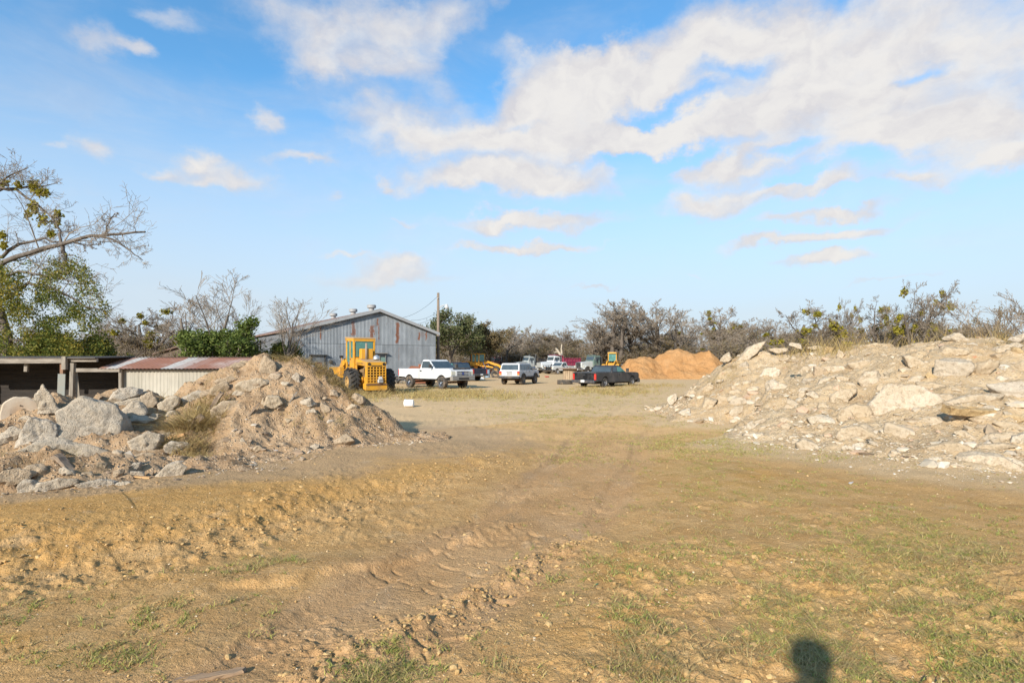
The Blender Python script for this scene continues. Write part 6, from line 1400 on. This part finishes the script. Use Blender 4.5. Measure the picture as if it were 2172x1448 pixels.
def variant(key, seed, spec, H=10.0, mist=0, leaves=None, spread_w=1.0, twmat=None, tr=.028):
    """prototype tree, about H tall; returned meshes are shared by all copies"""
    if key in _var: return _var[key]
    r = np.random.default_rng(seed); sk = Sk()
    trunks = spec.get('trunks', 1)
    for k in range(trunks):
        a = r.uniform(0, 6.28); l = spec.get('leanout', .12); branch(sk, r, (0.15*math.cos(a)*(trunks > 1), .15*math.sin(a)*(trunks > 1), -.1), (l*math.cos(a), l*math.sin(a), 1), H*spec.get('tl', .62), H*tr, 0, spec)
    allp = np.vstack(sk.p); zmax = np.percentile(allp[:, 2], 99.7); sc = H/zmax; wd = np.percentile(np.abs(allp[:, :2]), 98)*sc
    for i in range(len(sk.p)): sk.p[i] = sk.p[i]*sc
    mn = spec.get('minr', .012)
    for i in range(len(sk.r)): sk.r[i] = np.maximum(sk.r[i], mn)
    tips = np.array(sk.tips)*sc
    t = bpy.data.objects.new('proto', None)
    parts = [('trunk', sk.mesh('trunk', BK, None, (0, 1), {0:8, 1:6})), ('crown', sk.mesh('crown', twmat or TW, None, (2, 3, 4), {2:4}))]
    if mist:
        c = tips[r.integers(0, len(tips), mist)]; c = c[c[:, 2] > H*.35]; rad = r.uniform(.16, .40, len(c))*spec.get('ms', 1)
        for q, s in zip(c, rad):
            V, F, a = leaf_quads(q+r.normal(0, 1, (46, 3))*s*.34, 3, .03, .10, seed+1); parts.append(('mistletoe', mesh_np('mistletoe', V, [F], FM, None, attrs={'rnd': ('POINT', a)})))
    if leaves:
        mat, frac, per, spr, size = leaves; c = tips[r.random(len(tips)) < frac]; V, F, a = leaf_quads(c, per, spr, size, seed+2); parts.append(('leaves', mesh_np('leaves', V, [F], mat, None, attrs={'rnd': ('POINT', a)})))
    out = []
    for nm, o in parts: out.append((nm, o.data)); bpy.data.objects.remove(o)
    bpy.data.objects.remove(t); _var[key] = (out, H, wd); return _var[key]
def tree(var, px, top, wpx, y, label, name='bare_tree', cat='tree', group=None, rz=None, base=0.0, seed=0):
    out, H, wd = var; x = (px-CX)/FPX*y; h = CH-(top-HY)/FPX*y-base; w = wpx/FPX*y/2
    t = empty(name, (x, y, base), rz if rz is not None else (px*1.7) % 6.28, label, cat, group); sx = w*1.3/wd
    t.scale = (sx, sx, h*(1.14 if y > 80 else 1.05)/H)
    for nm, me in out:
        o = bpy.data.objects.new(nm, me); COL.objects.link(o); o.parent = t
    return t
def sp(**k): d = dict(BARE); d.update(k); return d
VA = variant('a', 11, sp(minr=.017)); VB = variant('b', 12, sp(minr=.017, ang=[38,40,42,42,40], leanout=.2)); VC = variant('c', 13, sp(minr=.017, trunks=2, ch=[8,6,6,5,4], leanout=.3))
VD = variant('d', 14, sp(minr=.017, ang=[55,48,44,42,40], up=[.03,.06,.05,.03,.02]), mist=10)
VM = variant('m', 15, sp(minr=.010, ang=[58,50,46,44,42], wob=[.13,.17,.19,.2,.2], trunks=2, ch=[9,8,7,6,4], leanout=.35, up=[.03,.04,.03,.02,.01]), H=6, mist=16, twmat=TWD, tr=.034)
VM2 = variant('m2', 16, sp(minr=.010, ang=[54,50,46,44,42], wob=[.12,.16,.18,.2,.2], trunks=2, ch=[9,8,7,6,4], leanout=.45, up=[.03,.05,.03,.02,.01]), H=6, mist=20, twmat=TWD, tr=.03)
VO = variant('o', 17, sp(minr=.03, ch=[9,7,5,4,3], ang=[60,50,45,42,40]), leaves=(FO, .8, 6, .34, .16)); VS = variant('s', 18, sp(minr=.0065, seg=[7,7,6,5,3], ch=[6,6,5,4,2], trunks=2, leanout=.24, up=[.03,.06,.05,.04,.03], ang=[38,36,34,32,32], wob=[.06,.07,.07,.08,.1], len=[.72,.62,.58,.55,.5]), H=6, tr=.018)
VV = variant('v', 19, sp(minr=.006, ch=[10,6,5,3,2], len=[.72,.6,.55,.5,.5], ang=[36,32,30,30,30], up=[.02,.05,.05,.03,.02], tl=.5, wob=[.04,.07,.1,.12,.15]), H=5, tr=.018)
VBR = variant('br', 20, sp(minr=.02, trunks=4, leanout=.5, ch=[6,6,5,4,4]), H=5, leaves=(FB, .3, 3, .2, .07), twmat=TWD)
VGR = variant('gr', 21, sp(minr=.012, trunks=3, leanout=.4, ch=[8,6,5,3,3]), H=4, leaves=(FG, 1.0, 7, .16, .085)); VHY = variant('hy', 22, sp(minr=.014, trunks=3, leanout=.45, ch=[8,6,5,3,3]), H=3, leaves=(FV, .9, 6, .16, .07))
VX = variant('x', 23, sp(minr=.017, lv=5), leaves=(FB, .5, 4, .3, .13), mist=6)
# named trees, left to right
tree(VM2, 268, 652, 190, 46, 'mistletoe dotted bare tree behind the open timber shed', 'mistletoe_tree')
tree(VS, 432, 588, 215, 40, 'tall spreading bare tree left of the green bush', rz=.6)
tree(VS, 505, 622, 120, 43, 'slimmer bare tree rising out of the green bush', rz=2.3)
tree(VV, 605, 632, 150, 40, 'vase shaped bare tree in front of the warehouse side wall')
tree(VGR, 468, 688, 120, 38, 'bright green leafy bush between the tin shed and the warehouse', 'green_bush', 'bush')
tree(VHY, 598, 735, 62, 41, 'small yellowish shrub at the foot of the vase shaped tree', 'shrub', 'bush')
tree(VHY, 175, 722, 130, 27, 'low green vine bush just over the open shed roof', 'vine_bush', 'bush')
tree(VBR, 380, 722, 90, 40, 'brown thicket bush left of the bright green bush', 'brown_bush', 'bush')
tree(VBR, 330, 700, 110, 48, 'grey brown bush behind the rusty shed roof', 'brown_bush', 'bush')
tree(VO, 950, 680, 110, 84, 'full evergreen oak just right of the utility pole', 'evergreen_oak')
tree(VO, 1004, 686, 70, 92, 'second smaller evergreen oak right of the fuller one', 'evergreen_oak')
tree(VX, 1045, 700, 80, 98, 'brownish half leafy tree above the motor grader')
tree(VD, 1075, 705, 80, 104, 'bare tree with green clumps behind the boxy white vehicle')
tree(VA, 1112, 702, 75, 112, 'bare tree left of the gap above the dump trucks')
tree(VA, 1150, 718, 60, 120, 'thin bare tree in the low gap of the treeline')
tree(VB, 1205, 704, 85, 112, 'bare tree above the maroon dump body')
tree(VB, 1252, 690, 90, 108, 'bare crooked tree left of the tallest grey crowns')
tree(VC, 1300, 668, 130, 108, 'broad grey tree forming the left shoulder of the tallest clump')
tree(VA, 1343, 655, 130, 112, 'tallest bare grey tree above the charcoal pickup')
tree(VB, 1402, 657, 120, 112, 'second tallest bare tree left of the orange sand peak')
tree(VC, 1442, 672, 90, 118, 'bare tree on the right shoulder of the tallest clump')
tree(VD, 1508, 668, 110, 98, 'round crowned tree with mistletoe above the orange sand right peak')
tree(VA, 1585, 688, 95, 118, 'grey tree left of the leaning diagonal slab top')
tree(VC, 1630, 688, 90, 112, 'grey tree right behind the leaning diagonal slab top')
tree(VM, 1710, 646, 150, 56, 'dark mistletoe tree left of the straw on the right crest', 'mistletoe_tree')
tree(VM2, 1785, 644, 70, 60, 'narrow mistletoe tree with stacked yellow clumps', 'mistletoe_tree')
tree(VM, 1868, 640, 130, 54, 'wide mistletoe tree left half of the right hand pair', 'mistletoe_tree', rz=2)
tree(VM2, 1940, 612, 130, 52, 'tallest mistletoe tree with a yellow clump spire', 'mistletoe_tree')
tree(VM, 2005, 634, 90, 52, 'bare mistletoe tree right of the tallest yellow spire', 'mistletoe_tree', rz=4)
tree(VS, 2172, 600, 210, 34, 'large bare tree reaching in from the right edge', rz=1.0)
tree(VBR, 2090, 668, 120, 40, 'brown thicket bush below the bare tree at the right edge', 'brown_bush', 'bush')
tree(VBR, 2150, 660, 120, 42, 'brown thicket bush at the far right edge', 'brown_bush', 'bush')
tree(VBR, 2040, 690, 90, 46, 'low brown bush between mistletoe tree and right thicket', 'brown_bush', 'bush')
# pale dead trunk
def dead_tree():
    r = np.random.default_rng(77); t = empty('dead_tree', (8.3, 98, 0), 0, 'pale dead forked tree trunk behind the white dump truck', 'tree'); sk = Sk(); s = 98/FPX
    def q(px, py): return ((px-1187)*s, 0, CH-(py-HY)*s)
    for path, rad in (([q(1190,790),q(1190,768),q(1188,752),q(1183,744),q(1178,738)], .32), ([q(1189,760),q(1191,748),q(1190,740),q(1191,730)], .22), ([q(1185,748),q(1180,746),q(1175,747)], .12)):
        sk.add(path, rad*np.linspace(1, .45, len(path)), 0)
    sk.mesh('trunk', PALE, t, (0,), {0:8})
dead_tree()
# farther row and undergrowth
r = np.random.default_rng(55); far = [VA, VB, VC, VX, VD]
for i in range(34):
    px = 905+i*38+r.uniform(-12, 12); y = r.uniform(122, 165); top = 712+r.uniform(-14, 14)+(8 if 1120 < px < 1210 else 0)
    tree(far[int(r.integers(0, 5))], px, top, r.uniform(70, 110), y, 'grey bare tree in the hazy farther row of the treeline', group='bare trees in the farther row')
for i in range(9):
    px = -20+i*46+r.uniform(-12, 12); tree(far[int(r.integers(0, 4))], px, 706+r.uniform(-12, 14), r.uniform(60, 90), r.uniform(75, 100), 'grey bare tree far behind the left shed', group='bare trees behind the left shed')
for i in range(26):
    px = 925+i*32+r.uniform(-10, 10); y = r.uniform(106, 116)
    tree(VBR, px, 742+r.uniform(-9, 9), r.uniform(60, 95), y, 'brown brush clump along the foot of the treeline', 'brush_clump', 'bush', group='brush along the treeline')
for i in range(12):
    px = 1590+i*46+r.uniform(-10, 10); tree(VBR, px, 716+r.uniform(-8, 8), r.uniform(70, 110), r.uniform(62, 75), 'brown brush clump behind the right heap', 'brush_clump', 'bush', group='brush behind the right heap')
for i in range(7):
    px = -30+i*62+r.uniform(-10, 10); tree(VBR, px, 738+r.uniform(-8, 8), r.uniform(80, 120), r.uniform(50, 62), 'brown brush clump behind the open shed', 'brush_clump', 'bush', group='brush behind the left shed')
V_, F_, a_ = leaf_quads(np.c_[r.uniform(-25, 110, 9000), r.uniform(168, 185, 9000), r.uniform(0, 1, 9000)**1.4*7.5], 5, .5, .32, 56)
tag(mesh_np('far_woodland', V_, [F_], foliage('winter_wood', [(.10,.08,.065),(.15,.12,.095),(.11,.11,.06)]), None, attrs={'rnd': ('POINT', a_)}), 'distant winter woodland closing the horizon', 'woodland', kind='stuff')
V_, F_, a_ = leaf_quads(np.c_[r.uniform(-95, -35, 4200), r.uniform(105, 120, 4200), r.uniform(0, 1, 4200)**1.4*5.5], 5, .5, .26, 57)
tag(mesh_np('far_woodland', V_, [F_], bpy.data.materials['winter_wood'], None, attrs={'rnd': ('POINT', a_)}), 'distant woodland behind the sheds on the left', 'woodland', kind='stuff')

# the big broken tree at the left edge, its limbs surveyed from the photograph at their own distance
def big_tree():
    Y0 = 25.0; r = np.random.default_rng(88); t = empty('vine_covered_tree', ((15-CX)/FPX*Y0, Y0, 0), 0, 'large half dead tree overgrown with yellowing vine at the left edge', 'tree'); sk = Sk(); base = np.array(t.location)
    def q(px, py, dy=0): return np.array(P(px, py, Y0+dy))-base
    s1 = sp(minr=.006, lv=5, seg=[6,6,5,4,3], ch=[5,9,7,6,4], st=[.5,.15,.12,.1,.1], len=[.4,.34,.5,.5,.5], rr=[.5,.36,.5,.5,.6], up=[0,.05,.05,.04,.03], ang=[50,52,46,44,42], wob=[.1,.15,.2,.22,.25])
    sk.add([q(20,815), q(12,760), q(18,720), q(0,660,.3), q(-35,600,.4), q(-60,540,.4)], np.array([.22,.2,.19,.18,.17,.16]), 0)
    sk.add([q(-60,540,.4), q(-80,470), q(-60,410)], np.array([.2,.16,.13]), 0)
    limbs = [([q(-40,590,.4),q(10,555,.1),q(60,538,-.2),q(125,520,-.5),q(170,506,-.8),q(215,500,-1),q(262,496,-1.2),q(308,492,-1.3)], .125), ([q(-60,540,.4),q(5,545,.4),q(40,518,.4),q(95,505,.2),q(130,512,0)], .10),
             ([q(200,502,-.9),q(235,506,-1),q(262,522,-1.1),q(285,540,-1.2),q(303,552,-1.3)], .05), ([q(220,500,-1),q(226,480,-1),q(236,462,-1),q(244,452,-1)], .045), ([q(130,515,-.5),q(128,490,-.5),q(112,465,-.4),q(85,445,-.2)], .06),
             ([q(-60,410),q(0,398,.1),q(35,402,.2),q(75,430,.2),q(110,460,.2),q(128,492,.1)], .08), ([q(-60,420),q(5,386,-.2),q(25,370,-.3),q(60,356,-.4)], .06), ([q(-50,430),q(10,400,.3),q(70,395,.3),q(122,388,.3)], .05),
             ([q(132,518,-.5),q(140,540,-.5),q(146,575,-.4)], .09), ([q(150,512,-.6),q(180,520,-.6),q(216,518,-.7)], .04), ([q(0,640,.2),q(60,600,-.3),q(120,615,-.6),q(180,650,-.8),q(225,660,-.8)], .08), ([q(15,720,0),q(50,722,-.4),q(78,690,-.6)], .07), ([q(-20,600),q(40,575,-.5),q(105,585,-.8),q(160,600,-1)], .07)]
    for path, rad in limbs:
        p = [path[0]]
        for a, b in zip(path[:-1], path[1:]): p += [(a+b)/2+r.normal(0, .035, 3), b]
        branch(sk, r, None, (0,0,1), 1, rad, 1, s1, path=p)
    for i in range(len(sk.r)): sk.r[i] = np.maximum(sk.r[i], .006)
    sk.mesh('trunk', BK, t, (0, 1), {0:9, 1:7}); sk.mesh('crown', TW, t, (2, 3, 4), {2:4})
    # vine leaves hang in the lower crown, in ragged curtains
    n = 8000; px = r.uniform(-60, 232, n); py = r.uniform(545, 775, n); dens = fb2(px/30., py/30., 4, 91)+.10*np.clip((70-px)/70, 0, 1)
    lim = 232-np.clip(py-640, -100, 60)*.1-np.clip(640-py, 0, 100)*.75; ok = (px < lim) & (r.random(n) < np.clip((dens-.40)*5.5, .03, 1)*np.clip((py-535)/45, 0, 1)*np.where(px > 175, .55, 1))
    c = np.array([q(a, b, d) for a, b, d in zip(px[ok], py[ok], r.normal(-.3, 1.0, ok.sum()))]); V, F, a = leaf_quads(c, 7, .10, .05, 92); a = np.clip(a+.25*np.repeat(np.repeat(fb2(px[ok]/50., py[ok]/50., 2, 95)-.45, 7), 4)*2, 0, 1)
    mesh_np('vine_leaves', V, [F], FV, t, attrs={'rnd': ('POINT', a)})
    c = []
    for px, py, rr_ in ((8,388,9),(38,392,9),(72,394,12),(85,408,12),(98,408,8),(70,436,12),(60,455,10),(92,466,13),(122,456,12),(120,474,9),(108,496,9),(75,445,8),(5,500,10),(8,520,9)):
        k = int(rr_*9); c = [q(px+a*rr_*.42, py+b*rr_*.42, d*.12) for a, b, d in r.normal(0, 1, (k, 3))]
        V, F, a = leaf_quads(np.array(c), 3, .02, .06, 93); mesh_np('mistletoe', V, [F], FM, t, attrs={'rnd': ('POINT', a)})
big_tree()

# ------------------------------------------------------------------ the photographer, whose head and shoulders throw the shadow at the lower right
def photographer():
    t = empty('person', (-.06, -.30, 0), 0, 'person in dark jacket with raised arms, throwing the head shaped shadow', 'person')
    J = [(0,0,.98),(0,0,1.15),(0,0,1.46),(0,.02,1.60),(0,.04,1.70),(0,.05,1.86),(.22,0,1.52),(.40,.06,1.48),(.26,.20,1.46),(.14,.24,1.54),(-.22,0,1.52),(-.38,.10,1.32),(-.12,.20,1.38),(.06,.24,1.54),(.10,0,.92),(.12,.02,.50),(.13,0,.09),(.14,.16,.04),(-.10,0,.92),(-.12,.02,.50),(-.13,0,.09),(-.14,.16,.04)]
    E = [(0,1),(1,2),(2,3),(3,4),(4,5),(2,6),(6,7),(7,8),(8,9),(2,10),(10,11),(11,12),(12,13),(0,14),(14,15),(15,16),(16,17),(0,18),(18,19),(19,20),(20,21)]
    RD = [.17,.17,.20,.115,.095,.085,.10,.07,.04,.045,.085,.055,.04,.045,.10,.07,.05,.045,.10,.07,.05,.045]
    me = bpy.data.meshes.new('body'); me.from_pydata(J, E, []); o = bpy.data.objects.new('body', me); COL.objects.link(o); o.parent = t
    m = o.modifiers.new('skin', 'SKIN'); s = o.modifiers.new('sub', 'SUBSURF'); s.levels = s.render_levels = 2
    for v, rd in zip(me.skin_vertices[0].data if len(me.skin_vertices) else [], RD): v.radius = (rd, rd)
    if not len(me.skin_vertices):
        bm = bmesh.new(); bm.from_mesh(me); ly = bm.verts.layers.skin.verify(); bm.verts.ensure_lookup_table()
        for i, rd in enumerate(RD): bm.verts[i][ly].radius = (rd, rd)
        bm.verts[0][ly].use_root = True; bm.to_mesh(me); bm.free()
    MB().lathe([(.115,-.03),(.118,.03),(.10,.09),(.05,.12),(.01,.125)], (0,.06,1.86), 'Z', 20).build('cap', paint('dark_cap', (.04,.04,.05), .8, .1), t, smooth=True)
    me.materials.append(paint('dark_jacket', (.05,.055,.07), .8, .1))
photographer()
